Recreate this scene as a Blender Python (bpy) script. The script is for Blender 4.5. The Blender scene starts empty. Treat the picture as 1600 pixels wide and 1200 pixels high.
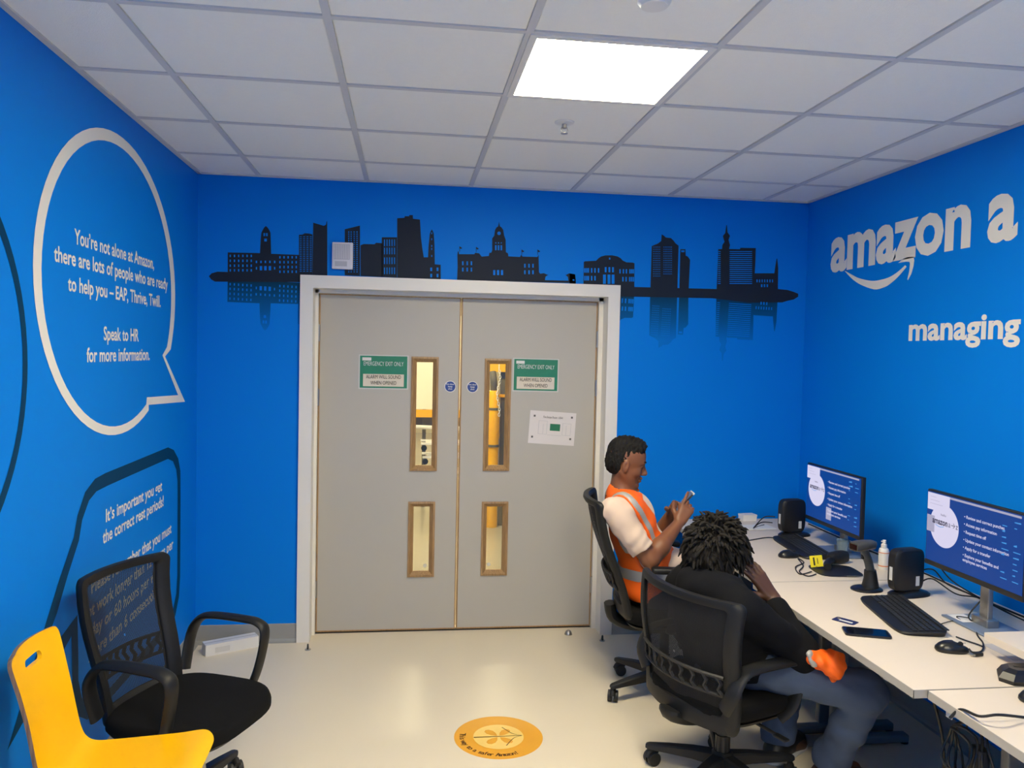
import bpy, bmesh, math, random
import numpy as np
from mathutils import Vector, Matrix
random.seed(7)
S = bpy.context.scene
COL = S.collection
# ------------------------------------------------------------------ camera
FPX = 1241.6
YAW, PITCH, ROLL = 0.1309, -0.0383, 0.0213
CAM = Vector((1.1821, -4.6864, 1.7017))
RW = 3.631          # room width (x), left wall x=0, back wall y=0
RH = 2.672          # ceiling height
YB = -6.6           # wall behind the camera
def cam_axes():
    cy, sy, cp, sp = math.cos(YAW), math.sin(YAW), math.cos(PITCH), math.sin(PITCH)
    f = Vector((sy*cp, cy*cp, sp)); r0 = Vector((cy, -sy, 0)); u0 = r0.cross(f)
    c, s = math.cos(ROLL), math.sin(ROLL)
    return c*r0 + s*u0, -s*r0 + c*u0, f
CR, CU, CF = cam_axes()
cd = bpy.data.cameras.new('camera'); cam = bpy.data.objects.new('camera', cd); COL.objects.link(cam)
cd.sensor_width = 36; cd.lens = FPX/1600*36; cd.clip_start = .02
m3 = Matrix((CR, CU, -CF)).transposed()
cam.matrix_world = Matrix.Translation(CAM) @ m3.to_4x4()
S.camera = cam
# ------------------------------------------------------------------ world, exposure
w = bpy.data.worlds.new('world'); S.world = w; w.use_nodes = True
w.node_tree.nodes['Background'].inputs[0].default_value = (.55, .6, .7, 1)
w.node_tree.nodes['Background'].inputs[1].default_value = .15
S.view_settings.view_transform = 'Standard'; S.view_settings.look = 'None'
S.view_settings.gamma = 1; S.view_settings.use_curve_mapping = False
S.view_settings.exposure = 1.90
PANEL_WATT = 17.0      # radiance of the ceiling light panels
HALL_LIGHT = 34.0       # radiance of the unseen lamps added to light the hall

# ------------------------------------------------------------------ helpers
def at(u, v, ax, val):
    """photo pixel (1600x1200) -> point on the plane coordinate[ax] = val"""
    d = CR*((u-800)/FPX) + CU*(-(v-600)/FPX) + CF
    t = (val - CAM[ax])/d[ax]
    return CAM + d*t
def lin(c):
    return tuple((x/255/12.92 if x/255 <= .04045 else ((x/255+.055)/1.055)**2.4) for x in c)
MATS = {}
def mat(name, col, rough=.6, metal=0, var=.04, vscale=6, bump=0, bscale=200, spec=.5, emit=None, estr=0, alpha=1, trans=0, coat=0, sheen=0):
    if name in MATS: return MATS[name]
    m = bpy.data.materials.new(name); m.use_nodes = True
    nt = m.node_tree; b = nt.nodes['Principled BSDF']
    c = lin(col)
    b.inputs['Roughness'].default_value = rough; b.inputs['Metallic'].default_value = metal
    b.inputs['Specular IOR Level'].default_value = spec
    if coat: b.inputs['Coat Weight'].default_value = coat; b.inputs['Coat Roughness'].default_value = .1
    if sheen: b.inputs['Sheen Weight'].default_value = sheen
    tc = nt.nodes.new('ShaderNodeTexCoord')
    n = nt.nodes.new('ShaderNodeTexNoise'); n.inputs['Scale'].default_value = vscale; n.inputs['Detail'].default_value = 4
    nt.links.new(tc.outputs['Object'], n.inputs['Vector'])
    mx = nt.nodes.new('ShaderNodeMix'); mx.data_type = 'RGBA'
    mx.inputs[6].default_value = tuple(x*(1-var) for x in c)+(1,); mx.inputs[7].default_value = tuple(min(1, x*(1+var)) for x in c)+(1,)
    nt.links.new(n.outputs['Fac'], mx.inputs[0]); nt.links.new(mx.outputs[2], b.inputs['Base Color'])
    if bump:
        n2 = nt.nodes.new('ShaderNodeTexNoise'); n2.inputs['Scale'].default_value = bscale; n2.inputs['Detail'].default_value = 3
        nt.links.new(tc.outputs['Object'], n2.inputs['Vector'])
        bp = nt.nodes.new('ShaderNodeBump'); bp.inputs['Strength'].default_value = bump; bp.inputs['Distance'].default_value = .002
        nt.links.new(n2.outputs['Fac'], bp.inputs['Height']); nt.links.new(bp.outputs['Normal'], b.inputs['Normal'])
    if emit is not None:
        b.inputs['Emission Color'].default_value = lin(emit)+(1,); b.inputs['Emission Strength'].default_value = estr
    b.inputs['Alpha'].default_value = alpha
    b.inputs['Transmission Weight'].default_value = trans
    MATS[name] = m
    return m
class MB:
    def __init__(s): s.v = []; s.f = []
    def add(s, vs, fs, M=None):
        o = len(s.v)
        s.v += [tuple(M @ Vector(p)) if M is not None else tuple(p) for p in vs]
        s.f += [tuple(i+o for i in f) for f in fs]
        return s
    def box(s, x0, x1, y0, y1, z0, z1, M=None):
        vs = [(x, y, z) for x in (x0, x1) for y in (y0, y1) for z in (z0, z1)]
        return s.add(vs, [(0,1,3,2),(4,6,7,5),(0,4,5,1),(2,3,7,6),(0,2,6,4),(1,5,7,3)], M)
    def rbox(s, c, size, r, seg=3, M=None):
        bm = bmesh.new(); bmesh.ops.create_cube(bm, size=1)
        for v in bm.verts: v.co = Vector((v.co.x*size[0]+c[0], v.co.y*size[1]+c[1], v.co.z*size[2]+c[2]))
        bmesh.ops.bevel(bm, geom=list(bm.edges), offset=r, segments=seg, profile=.5, affect='EDGES')
        bm.verts.index_update()
        s.add([v.co.copy() for v in bm.verts], [tuple(v.index for v in f.verts) for f in bm.faces], M); bm.free(); return s
    def prism(s, poly, d0, d1, frame):
        """poly 2-D, frame=(origin, ex, ey, en): extruded along en from d0 to d1"""
        o, ex, ey, en = [Vector(a) for a in frame]; n = len(poly)
        vs = [o+ex*p[0]+ey*p[1]+en*d0 for p in poly]+[o+ex*p[0]+ey*p[1]+en*d1 for p in poly]
        fs = [tuple(range(n))[::-1], tuple(range(n, 2*n))]+[(i, (i+1) % n, n+(i+1) % n, n+i) for i in range(n)]
        return s.add(vs, fs)
    def flat(s, poly, frame, d=0):
        o, ex, ey, en = [Vector(a) for a in frame]
        return s.add([o+ex*p[0]+ey*p[1]+en*d for p in poly], [tuple(range(len(poly)))])
    def tube(s, path, r, n=10, closed=False, flatten=None):
        P = [Vector(p) for p in path]; k = len(P)
        R = r if isinstance(r, (list, tuple)) else [r]*k
        T = []
        for i in range(k):
            a = P[i-1] if (i > 0 or closed) else P[i]; b = P[(i+1) % k] if (i < k-1 or closed) else P[i]
            T.append((b-a).normalized())
        u = T[0].orthogonal().normalized()
        if flatten is not None:
            u = (Vector(flatten[0]) - T[0]*Vector(flatten[0]).dot(T[0])).normalized()
        vs = []; fs = []
        for i in range(k):
            u = (u - T[i]*u.dot(T[i])).normalized(); w_ = T[i].cross(u)
            for j in range(n):
                a = 2*math.pi*j/n; fl = flatten[1] if flatten else 1
                vs.append(P[i] + (u*math.cos(a)*fl + w_*math.sin(a))*R[i])
        for i in range(k if closed else k-1):
            for j in range(n):
                a, b = i*n, ((i+1) % k)*n
                fs.append((a+j, a+(j+1) % n, b+(j+1) % n, b+j))
        if not closed: fs += [tuple(range(n))[::-1], tuple(range((k-1)*n, k*n))]
        return s.add(vs, fs)
    def lathe(s, prof, n=24, M=None):
        vs = []; fs = []; k = len(prof)
        for r, z in prof:
            for j in range(n):
                a = 2*math.pi*j/n; vs.append((r*math.cos(a), r*math.sin(a), z))
        for i in range(k-1):
            for j in range(n):
                fs.append((i*n+j, i*n+(j+1) % n, (i+1)*n+(j+1) % n, (i+1)*n+j))
        if prof[0][0] > 1e-6: fs.append(tuple(range(n))[::-1])
        if prof[-1][0] > 1e-6: fs.append(tuple(range((k-1)*n, k*n)))
        return s.add(vs, fs, M)
    def cyl(s, a, b, r, n=16, r2=None):
        return s.tube([a, b], [r, r if r2 is None else r2], n)
def mesh_of(name, mb, smooth=None):
    me = bpy.data.meshes.new(name); me.from_pydata([tuple(v) for v in mb.v], [], mb.f); me.update()
    bm = bmesh.new(); bm.from_mesh(me)
    bmesh.ops.remove_doubles(bm, verts=bm.verts, dist=1e-6)
    bmesh.ops.recalc_face_normals(bm, faces=bm.faces); bm.to_mesh(me); bm.free()
    if smooth is not None:
        me.polygons.foreach_set('use_smooth', [True]*len(me.polygons)); me.set_sharp_from_angle(angle=math.radians(smooth))
    return me
def obj(name, mb, m, parent=None, smooth=None, label=None, cat=None, group=None, kind=None):
    me = mesh_of(name, mb, smooth) if isinstance(mb, MB) else mb
    if m is not None:
        me.materials.clear(); me.materials.append(m)
    o = bpy.data.objects.new(name, me); COL.objects.link(o)
    if parent is not None: o.parent = parent
    tag(o, label, cat, group, kind); return o
def tag(o, label=None, cat=None, group=None, kind=None):
    if label: o['label'] = label
    if cat: o['category'] = cat
    if group: o['group'] = group
    if kind: o['kind'] = kind
    return o
def thing(name, label, cat, loc=(0,0,0), rz=0, group=None):
    o = bpy.data.objects.new(name, None); COL.objects.link(o); o.empty_display_size = .1
    o.location = loc; o.rotation_euler = (0, 0, rz)
    return tag(o, label, cat, group)
def copy_tree(o, parent=None):
    c = o.copy(); COL.objects.link(c); c.parent = parent
    for ch in o.children: copy_tree(ch, c)
    return c
def smooth_path(pts, n=6, closed=False):
    P = [Vector(p) for p in pts]; k = len(P); out = []
    rng = range(k if closed else k-1)
    for i in rng:
        p0 = P[i-1] if (i > 0 or closed) else P[i]; p1 = P[i]; p2 = P[(i+1) % k]; p3 = P[(i+2) % k] if (i+2 < k or closed) else P[(i+1) % k]
        for j in range(n):
            t = j/n
            out.append(.5*((2*p1)+(p2-p0)*t+(2*p0-5*p1+4*p2-p3)*t*t+(3*p1-p0-3*p2+p3)*t**3))
    if not closed: out.append(P[-1])
    return out
def plate(x0, x1, z0, z1, y0, y1, holes=()):
    """slab in the xz plane (thickness y0..y1) with rectangular through holes"""
    xs = sorted({x0, x1} | {h[0] for h in holes} | {h[1] for h in holes}); zs = sorted({z0, z1} | {h[2] for h in holes} | {h[3] for h in holes})
    mb = MB()
    inh = lambda i, j: not (0 <= i < len(xs)-1 and 0 <= j < len(zs)-1) or any(h[0]-1e-6 <= xs[i] and xs[i+1] <= h[1]+1e-6 and h[2]-1e-6 <= zs[j] and zs[j+1] <= h[3]+1e-6 for h in holes)
    for i in range(len(xs)-1):
        for j in range(len(zs)-1):
            if inh(i, j): continue
            a, b, c, d = xs[i], xs[i+1], zs[j], zs[j+1]
            for y in (y0, y1): mb.add([(a,y,c),(b,y,c),(b,y,d),(a,y,d)], [(0,1,2,3)])
            if inh(i-1, j): mb.add([(a,y0,c),(a,y1,c),(a,y1,d),(a,y0,d)], [(0,1,2,3)])
            if inh(i+1, j): mb.add([(b,y0,c),(b,y1,c),(b,y1,d),(b,y0,d)], [(0,1,2,3)])
            if inh(i, j-1): mb.add([(a,y0,c),(b,y0,c),(b,y1,c),(a,y1,c)], [(0,1,2,3)])
            if inh(i, j+1): mb.add([(a,y0,d),(b,y0,d),(b,y1,d),(a,y1,d)], [(0,1,2,3)])
    return mb
CAPH = None
def text_mesh(s, width, cap, bold=.0, slant=0):
    """lettering as a flat mesh: baseline at y=0, x from 0 to width, capitals `cap` high"""
    global CAPH
    def mk(t, off):
        c = bpy.data.curves.new('t', 'FONT'); c.body = t; c.size = 1; c.offset = off; c.resolution_u = 3; c.shear = slant
        o = bpy.data.objects.new('t', c); COL.objects.link(o)
        dg = bpy.context.evaluated_depsgraph_get()
        me = bpy.data.meshes.new_from_object(o.evaluated_get(dg)); bpy.data.objects.remove(o); bpy.data.curves.remove(c); return me
    if CAPH is None:
        h = mk('H', 0); CAPH = max(v.co.y for v in h.vertices); bpy.data.meshes.remove(h)
    me = mk(s, bold)
    xs = [v.co.x for v in me.vertices]; a, b = min(xs), max(xs); sy = cap/CAPH
    sx = width/(b-a) if width else sy
    for v in me.vertices: v.co = Vector(((v.co.x-a)*sx, v.co.y*sy, 0))
    return me
def text(name, s, frame, width, cap, m, parent=None, bold=.02, center=False, right=False, label=None, slant=0):
    me = text_mesh(s, width, cap, bold, slant); o, ex, ey, en = [Vector(a) for a in frame]
    wd = max(v.co.x for v in me.vertices) if len(me.vertices) else 0
    dx = -wd/2 if center else (-wd if right else 0)
    for v in me.vertices: v.co = o + ex*(v.co.x+dx) + ey*v.co.y
    if ex.cross(ey).dot(en) < 0: me.flip_normals()
    me.name = name
    return obj(name, me, m, parent, label=label, kind='stuff' if parent is not None else None)
# ------------------------------------------------------------------ materials of the setting
BLUE = (0, 126, 227)
M_blue = mat('blue wall vinyl', BLUE, .55, var=.015, vscale=2, bump=.05, bscale=60, spec=.12)
M_floor = mat('cream vinyl floor', (226, 214, 192), .36, var=.03, vscale=1.6, bump=.03, bscale=25, spec=.4)
M_tile = mat('mineral fibre tile', (244, 243, 238), .95, var=.015, vscale=40, bump=.5, bscale=320, spec=.1)
M_tee = mat('white enamelled steel', (205, 205, 206), .45, var=.01)
M_white = mat('white gloss paint', (232, 228, 221), .35, var=.012, vscale=3)
M_skirt = mat('grey coved skirting', (150, 150, 148), .5, var=.03)
M_door = mat('grey door laminate', (182, 178, 170), .5, var=.02, vscale=2)
M_steel = mat('brushed steel', (170, 168, 165), .35, metal=.9)
M_dsteel = mat('dark steel', (70, 70, 72), .4, metal=.7)
M_letter = mat('off white vinyl lettering', (232, 228, 222), .5, var=.01)
M_glass = None
def glass():
    m = bpy.data.materials.new('clear glass'); m.use_nodes = True; nt = m.node_tree; nt.nodes.clear()
    o = nt.nodes.new('ShaderNodeOutputMaterial'); t = nt.nodes.new('ShaderNodeBsdfTransparent'); g = nt.nodes.new('ShaderNodeBsdfGlossy')
    f = nt.nodes.new('ShaderNodeFresnel'); f.inputs[0].default_value = 1.45; mx = nt.nodes.new('ShaderNodeMixShader')
    t.inputs[0].default_value = (.9, .93, .9, 1); g.inputs['Roughness'].default_value = .03
    nt.links.new(f.outputs[0], mx.inputs[0]); nt.links.new(t.outputs[0], mx.inputs[1]); nt.links.new(g.outputs[0], mx.inputs[2]); nt.links.new(mx.outputs[0], o.inputs[0])
    return m
M_glass = glass()
def wood(name, c1, c2, scale=30):
    m = bpy.data.materials.new(name); m.use_nodes = True; nt = m.node_tree; b = nt.nodes['Principled BSDF']
    tc = nt.nodes.new('ShaderNodeTexCoord'); mp = nt.nodes.new('ShaderNodeMapping'); mp.inputs['Scale'].default_value = (1, 1, .08)
    wv = nt.nodes.new('ShaderNodeTexNoise'); wv.inputs['Scale'].default_value = scale*5; wv.inputs['Detail'].default_value = 5
    r = nt.nodes.new('ShaderNodeValToRGB'); r.color_ramp.elements[0].position = .35; r.color_ramp.elements[1].position = .65
    r.color_ramp.elements[0].color = lin(c1)+(1,); r.color_ramp.elements[1].color = lin(c2)+(1,)
    nt.links.new(tc.outputs['Object'], mp.inputs[0]); nt.links.new(mp.outputs[0], wv.inputs['Vector']); nt.links.new(wv.outputs['Fac'], r.inputs[0]); nt.links.new(r.outputs[0], b.inputs['Base Color'])
    b.inputs['Roughness'].default_value = .45
    return m
M_oak = wood('oak beading', (150, 116, 78), (178, 142, 98))
# ------------------------------------------------------------------ floor, walls
AX0, AX1, AZ = .567, 2.441, 2.125           # outer edges of the door casing
OX0, OX1, OZ = .640, 2.368, 2.053           # clear opening between the jamb linings
WT = .22                                     # thickness of the back wall
obj('floor', MB().box(-.1, RW+.1, YB-.1, WT, -.1, 0), M_floor, kind='structure')
obj('wall_back', plate(-.1, RW+.1, 0, RH+.2, 0, WT, [(OX0-.02, OX1+.02, 0, OZ+.02)]), M_blue, kind='structure')
obj('wall_left', MB().box(-.1, 0, YB, 0, 0, RH+.2), M_blue, kind='structure')
obj('wall_right', MB().box(RW, RW+.1, YB, 0, 0, RH+.2), M_blue, kind='structure')
obj('wall_front', MB().box(-.1, RW+.1, YB-.1, YB, 0, RH+.2), M_blue, kind='structure')
def skirt(name, pts):
    mb = MB()
    for (a, b, n) in pts:
        a, b, n = Vector(a), Vector(b), Vector(n)
        prof = [(0, 0), (.022, 0), (.012, .006), (.006, .02), (.0045, .105), (0, .108)]
        k = len(prof)
        vs = [p+n*q[0]+Vector((0, 0, q[1])) for p in (a, b) for q in prof]
        mb.add(vs, [tuple(range(k)), tuple(range(k, 2*k))]+[(i, (i+1) % k, k+(i+1) % k, k+i) for i in range(k)])
    return obj(name, mb, M_skirt, kind='structure')
skirt('baseboard_back', [((0, 0, 0), (AX0, 0, 0), (0, -1, 0)), ((AX1, 0, 0), (RW, 0, 0), (0, -1, 0))])
skirt('baseboard_left', [((0, YB, 0), (0, 0, 0), (1, 0, 0))])
skirt('baseboard_right', [((RW, YB, 0), (RW, 0, 0), (-1, 0, 0))])
# ------------------------------------------------------------------ suspended ceiling
G0, R0 = .3315, .4676
xs = [0]+[G0+.6*i for i in range(6)]+[RW]
ys = [0]+[-(R0+.6*i) for i in range(11)]; ys = [y for y in ys if y > YB+.05]+[YB]
ceil = obj('ceiling', MB().box(-.1, RW+.1, YB-.1, WT, RH+.06, RH+.2), M_tile, kind='structure')
PANELS = {(3, 3), (3, 7), (3, 10)}
tile_me = {}
for i in range(len(xs)-1):
    for j in range(len(ys)-1):
        if (i, j) in PANELS: continue
        wx, wy = xs[i+1]-xs[i], ys[j]-ys[j+1]
        key = (round(wx, 3), round(wy, 3))
        if key not in tile_me:
            h, g = wx/2-.004, wy/2-.004; h2, g2 = h-.012, g-.012
            mb = MB(); mb.add([(-h,-g,.012),(h,-g,.012),(h,g,.012),(-h,g,.012),(-h2,-g2,.004),(h2,-g2,.004),(h2,g2,.004),(-h2,g2,.004),(-h,-g,.03),(h,-g,.03),(h,g,.03),(-h,g,.03)],
                [(4,5,6,7),(0,1,5,4),(1,2,6,5),(2,3,7,6),(3,0,4,7),(0,1,9,8),(1,2,10,9),(2,3,11,10),(3,0,8,11),(8,9,10,11)])
            tile_me[key] = mesh_of('ceiling_tile', mb)
        o = obj('ceiling_tile', tile_me[key], M_tile, ceil); o.location = ((xs[i]+xs[i+1])/2, (ys[j]+ys[j+1])/2, RH+random.uniform(0, .0015))
for x in xs[1:-1]:
    obj('tee_bar', MB().box(x-.012, x+.012, YB, 0, RH, RH+.03), M_tee, ceil)
for y in ys[1:-1]:
    for i in range(len(xs)-1):
        a = xs[i]+(.012 if i else 0); b = xs[i+1]-(.012 if i < len(xs)-2 else 0)
        obj('cross_tee', MB().box(a, b, y-.012, y+.012, RH+.0006, RH+.03), M_tee, ceil)
for nm, b in (('edge_angle', (0, .022, YB, 0)), ('edge_angle', (RW-.022, RW, YB, 0)), ('edge_angle', (0, RW, -.022, 0)), ('edge_angle', (0, RW, YB, YB+.022))):
    obj(nm, MB().box(*b, RH-.003, RH+.02), M_tee, ceil)
M_emit = mat('lit light diffuser', (255, 250, 240), .5, emit=(255, 242, 208), estr=PANEL_WATT)
PL = {(3, 3): 'bright square ceiling light panel near the sprinkler', (3, 7): 'ceiling light panel above the camera position', (3, 10): 'ceiling light panel by the far end wall'}
for (i, j) in sorted(PANELS):
    cx, cy = (xs[i]+xs[i+1])/2, (ys[j]+ys[j+1])/2
    t = thing('ceiling_light', PL[(i, j)], 'light', (cx, cy, RH-.004), group='square ceiling light panels')
    fr = MB(); 
    for a, b, c, d in ((-.296,.296,-.296,-.272),(-.296,.296,.272,.296),(-.296,-.272,-.272,.272),(.272,.296,-.272,.272)): fr.box(a, b, c, d, 0, .03)
    obj('frame', fr, M_white, t)
    obj('diffuser', MB().box(-.272, .272, -.272, .272, .006, .014), M_emit, t, label='glowing white diffuser')
    obj('housing', MB().box(-.29, .29, -.29, .29, .0305, .05), M_tee, t)
# sprinkler and smoke detector
p = at(882, 192, 2, RH)
t = thing('sprinkler_head', 'small chrome sprinkler head hanging from ceiling tile below light panel', 'sprinkler', (p.x, p.y, RH+.004))
obj('escutcheon', MB().lathe([(.0, 0), (.042, -.001), (.040, -.006), (.022, -.010), (.0, -.010)], 28), M_white, t, 40)
obj('body', MB().lathe([(0, -.010), (.011, -.010), (.011, -.024), (.007, -.028), (0, -.028)], 14), M_steel, t, 40)
fr = MB(); fr.tube(smooth_path([(.010, 0, -.022), (.014, 0, -.035), (.004, 0, -.047)], 4), .0025, 8); fr.tube(smooth_path([(-.010, 0, -.022), (-.014, 0, -.035), (-.004, 0, -.047)], 4), .0025, 8)
obj('yoke', fr, M_steel, t, 40)
obj('deflector', MB().lathe([(0, -.046), (.015, -.046), (.015, -.049), (0, -.049)], 16), M_steel, t, 40)
p = at(1023, -12, 2, RH)
t = thing('smoke_detector', 'round pale smoke detector on ceiling at the top edge of the picture', 'detector', (p.x, p.y, RH+.004))
obj('base', MB().lathe([(0, 0), (.055, 0), (.055, -.012), (.0, -.012)], 32), M_white, t, 40)
obj('chamber', MB().lathe([(.045, -.012), (.045, -.03), (.036, -.042), (0, -.044)], 32), M_white, t, 40)
# ------------------------------------------------------------------ door casing
cas = obj('trim_1', MB().box(AX0, OX0, -.022, .0, 0, OZ+.072).box(OX1, AX1, -.022, .0, 0, OZ+.072).box(OX0, OX1, -.022, 0, OZ, OZ+.072), M_white, kind='structure')
obj('jamb_lining', MB().box(OX0-.02, OX0, 0, WT, 0, OZ), M_white, cas)
obj('jamb_lining', MB().box(OX1, OX1+.02, 0, WT, 0, OZ), M_white, cas)
obj('head_lining', MB().box(OX0-.02, OX1+.02, 0, WT, OZ, OZ+.02), M_white, cas)
DY = .12                                     # front face of the door leaves
LX0, LX1, LZ1, LM = .6605, 2.338, 2.030, 1.4975
for (a, b, c) in ((OX0, LX0-.003, DY+.006), (LX1+.003, OX1, DY+.006)):
    obj('frame_rebate', MB().box(a, b, c-.03, WT, 0, OZ), M_white, cas)
obj('frame_head', MB().box(OX0, OX1, DY-.024, WT, LZ1+.003, OZ), M_white, cas)
obj('threshold', MB().box(OX0, OX1, DY+.002, DY+.042, 0, .004), M_dsteel, cas)
# ------------------------------------------------------------------ door leaves
VP = {0: [((643, 557), (682.5, 736)), ((638, 784), (678, 901.3))], 1: [((757.8, 560), (795.6, 736)), ((753, 784), (792, 899))]}
hx = [(LX0, LM-.003), (LM+.003, LX1)]
for k in (0, 1):
    a, b = hx[k]
    fr = []
    for (p0, p1) in VP[k]:
        A = at(*p0, 1, DY-.006); B = at(*p1, 1, DY-.006)
        fr.append((A.x, B.x, B.z, A.z))
    holes = [(x0+.02, x1-.02, z0+.02, z1-.02) for x0, x1, z0, z1 in fr]
    d = obj('door_%d' % (k+1), plate(a+.007, b-.007, .018, LZ1-.006, DY, DY+.044, holes), M_door, kind='structure')
    tag(d, label='grey double door leaf on the %s with two oak-framed vision panels' % ('left' if k == 0 else 'right, bearing a taped plan'))
    for q in ((a, a+.007), (b-.007, b)): obj('lipping', MB().box(q[0], q[1], DY+.0005, DY+.0435, .012, LZ1), M_oak, d)
    obj('lipping', MB().box(a+.007, b-.007, DY+.0005, DY+.0435, .010, .018), M_oak, d)
    obj('lipping', MB().box(a+.007, b-.007, DY+.0005, DY+.0435, LZ1-.006, LZ1), M_oak, d)
    for n, (x0, x1, z0, z1) in enumerate(fr):
        wv = .033
        for e in range(4):                     # four mitred beads
            O = [(x0, z0), (x1, z0), (x1, z1), (x0, z1)]; I = [(x0+wv, z0+wv), (x1-wv, z0+wv), (x1-wv, z1-wv), (x0+wv, z1-wv)]
            o0, o1, i0, i1 = O[e], O[(e+1) % 4], I[e], I[(e+1) % 4]
            mid = lambda p, q, t: (p[0]+(q[0]-p[0])*t, p[1]+(q[1]-p[1])*t)
            prof = [(0, DY), (0, DY-.008), (.35, DY-.010), (1, DY+.012), (1, DY+.022), (.61, DY+.022), (.60, DY)]
            v0 = [(*mid(o0, i0, t)[:1], y, mid(o0, i0, t)[1]) for t, y in prof]; v1 = [(*mid(o1, i1, t)[:1], y, mid(o1, i1, t)[1]) for t, y in prof]
            kk = len(prof)
            obj('beading', MB().add(v0+v1, [tuple(range(kk)), tuple(range(kk, 2*kk))]+[(i, (i+1) % kk, kk+(i+1) % kk, kk+i) for i in range(kk)]), M_oak, d)
        obj('pane', MB().box(x0+.0215, x1-.0215, DY+.0225, DY+.0285, z0+.0215, z1-.0215), M_glass, d, label='narrow glass vision panel')
        if n == 1:
            sx = x1-.055 if k == 0 else x0+.052
            obj('glass_stamp', MB().lathe([(.0, 0), (.012, 0), (.012, .0006), (0, .0006)], 20, Matrix.Translation((sx, DY+.0222, z0+.062)) @ Matrix.Rotation(math.pi/2, 4, 'X')), mat('frosted stamp', (205, 200, 185), .8), d)
    X = LX0-.0015 if k == 0 else LX1+.0015
    for zc in (1.80, 1.50 if k else 1.42, .27):
        h = obj('hinge', MB().cyl((X, DY-.005, zc-.05), (X, DY-.005, zc+.05), .0075, 12).box(X-.001, X+(.016 if k else .002), DY-.0018, DY-.0002, zc-.05, zc+.05).box(X-(.002 if k else .016), X+.001, DY-.0018, DY-.0002, zc-.05, zc+.05), M_steel, d, 40)
# door floor stops
for n, (u, v) in enumerate(((481, 1015), (941, 1001))):
    p = at(u, v, 2, 0)
    t = thing('floor_door_stop', 'small dark floor catch in front of the %s foot of the door casing' % ('left' if n == 0 else 'right'), 'door stop', (p.x, p.y, 0), group='door floor catches')
    obj('plate', MB().lathe([(0, 0), (.017, 0), (.016, .004), (0, .004)], 18), M_steel, t, 40)
    obj('hook', MB().box(-.005, .005, -.010, .010, .004, .016).prism([(-.010, .016), (.006, .016), (.010, .022), (-.002, .034), (-.010, .028)], -.004, .004, ((0,0,0), (0,1,0), (0,0,1), (1,0,0))), M_dsteel, t)
p = at(888, 991, 2, 0)
t = thing('dome_door_stop', 'shiny half-dome door stop on floor at the right door leaf', 'door stop', (p.x, p.y, 0))
obj('base', MB().lathe([(0, 0), (.024, 0), (.024, .003), (0, .003)], 24), M_steel, t, 40)
obj('dome', MB().lathe([(.023, .003), (.021, .012), (.015, .021), (.007, .026), (0, .027)], 24), M_steel, t, 40)
# ------------------------------------------------------------------ printed wall graphics (flat vinyl)
EPS = .0012
FL = lambda y, z, d=EPS: ((d, y, z), (0, 1, 0), (0, 0, 1), (1, 0, 0))           # left wall, text runs to +y
FR = lambda y, z, d=EPS: ((RW-d, y, z), (0, -1, 0), (0, 0, 1), (-1, 0, 0))      # right wall, text runs to -y
FBk = lambda x, z, d=EPS: ((x, -d, z), (1, 0, 0), (0, 0, 1), (0, -1, 0))        # back wall
M_teal = mat('dark teal vinyl', (0, 56, 92), .55, var=.02, spec=.12)
def ring(outer, inner, frame, closed=True):
    o, ex, ey, en = [Vector(a) for a in frame]; n = len(outer); mb = MB()
    vs = [o+ex*p[0]+ey*p[1] for p in outer]+[o+ex*p[0]+ey*p[1] for p in inner]
    mb.add(vs, [(i, (i+1) % n, n+(i+1) % n, n+i) for i in range(n if closed else n-1)]); return mb
# white speech bubble with the tail at lower right
def resample(pts, n):
    P = [Vector((p[0], p[1], 0)) for p in pts]; L = [0]
    for a, b in zip(P, P[1:]): L.append(L[-1]+(b-a).length)
    out = []; k = 0
    for i in range(n):
        s = L[-1]*i/(n-1)
        while k < len(P)-2 and L[k+1] < s: k += 1
        t = (s-L[k])/max(1e-9, L[k+1]-L[k]); q = P[k].lerp(P[k+1], min(1, max(0, t))); out.append((q.x, q.y))
    return out
def ell(cx, cz, a, b, t0, t1, n): return [(cx+a*math.cos(math.radians(t0+(t1-t0)*i/n)), cz+b*math.sin(math.radians(t0+(t1-t0)*i/n))) for i in range(n+1)]
bub = thing('speech_bubble_graphic', 'white outlined round speech bubble printed on the left wall', 'wall graphic', (0, -1.21, 1.3))
def child_frame(fr, root):
    o, ex, ey, en = fr; return ((o[0]-root.location.x, o[1]-root.location.y, o[2]-root.location.z), ex, ey, en)
out_ = ell(-1.208, 1.945, .775, .612, -25, 298, 60); in_ = ell(-1.212, 1.940, .712, .572, -25, 298, 60)
tail_o = [(-.841, 1.428), (-.241, 1.407), (-.598, 1.651)]
outer = out_+[(-.845, 1.430), (-.241, 1.406), (-.598, 1.651)]; inner = in_+[(-.870, 1.466), (-.371, 1.449), (-.640, 1.657)]
obj('bubble_outline', ring(outer, inner, child_frame(FL(0, 0), bub)), M_letter, bub)
CW = .047
for s, y0, y1, z in (("You\u2019re not alone at Amazon,", -1.668, -.775, 2.060), ("there are lots of people who are ready", -1.832, -.560, 1.980), ("to help you \u2013 EAP, Thrive, Twill.", -1.722, -.672, 1.889),
                     ("Speak to HR", -1.392, -.984, 1.721), ("for more information.", -1.558, -.832, 1.637)):
    text('lettering', s, child_frame(FL(y0, z), bub), y1-y0, CW*1.1, M_letter, bub, bold=.02)
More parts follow.
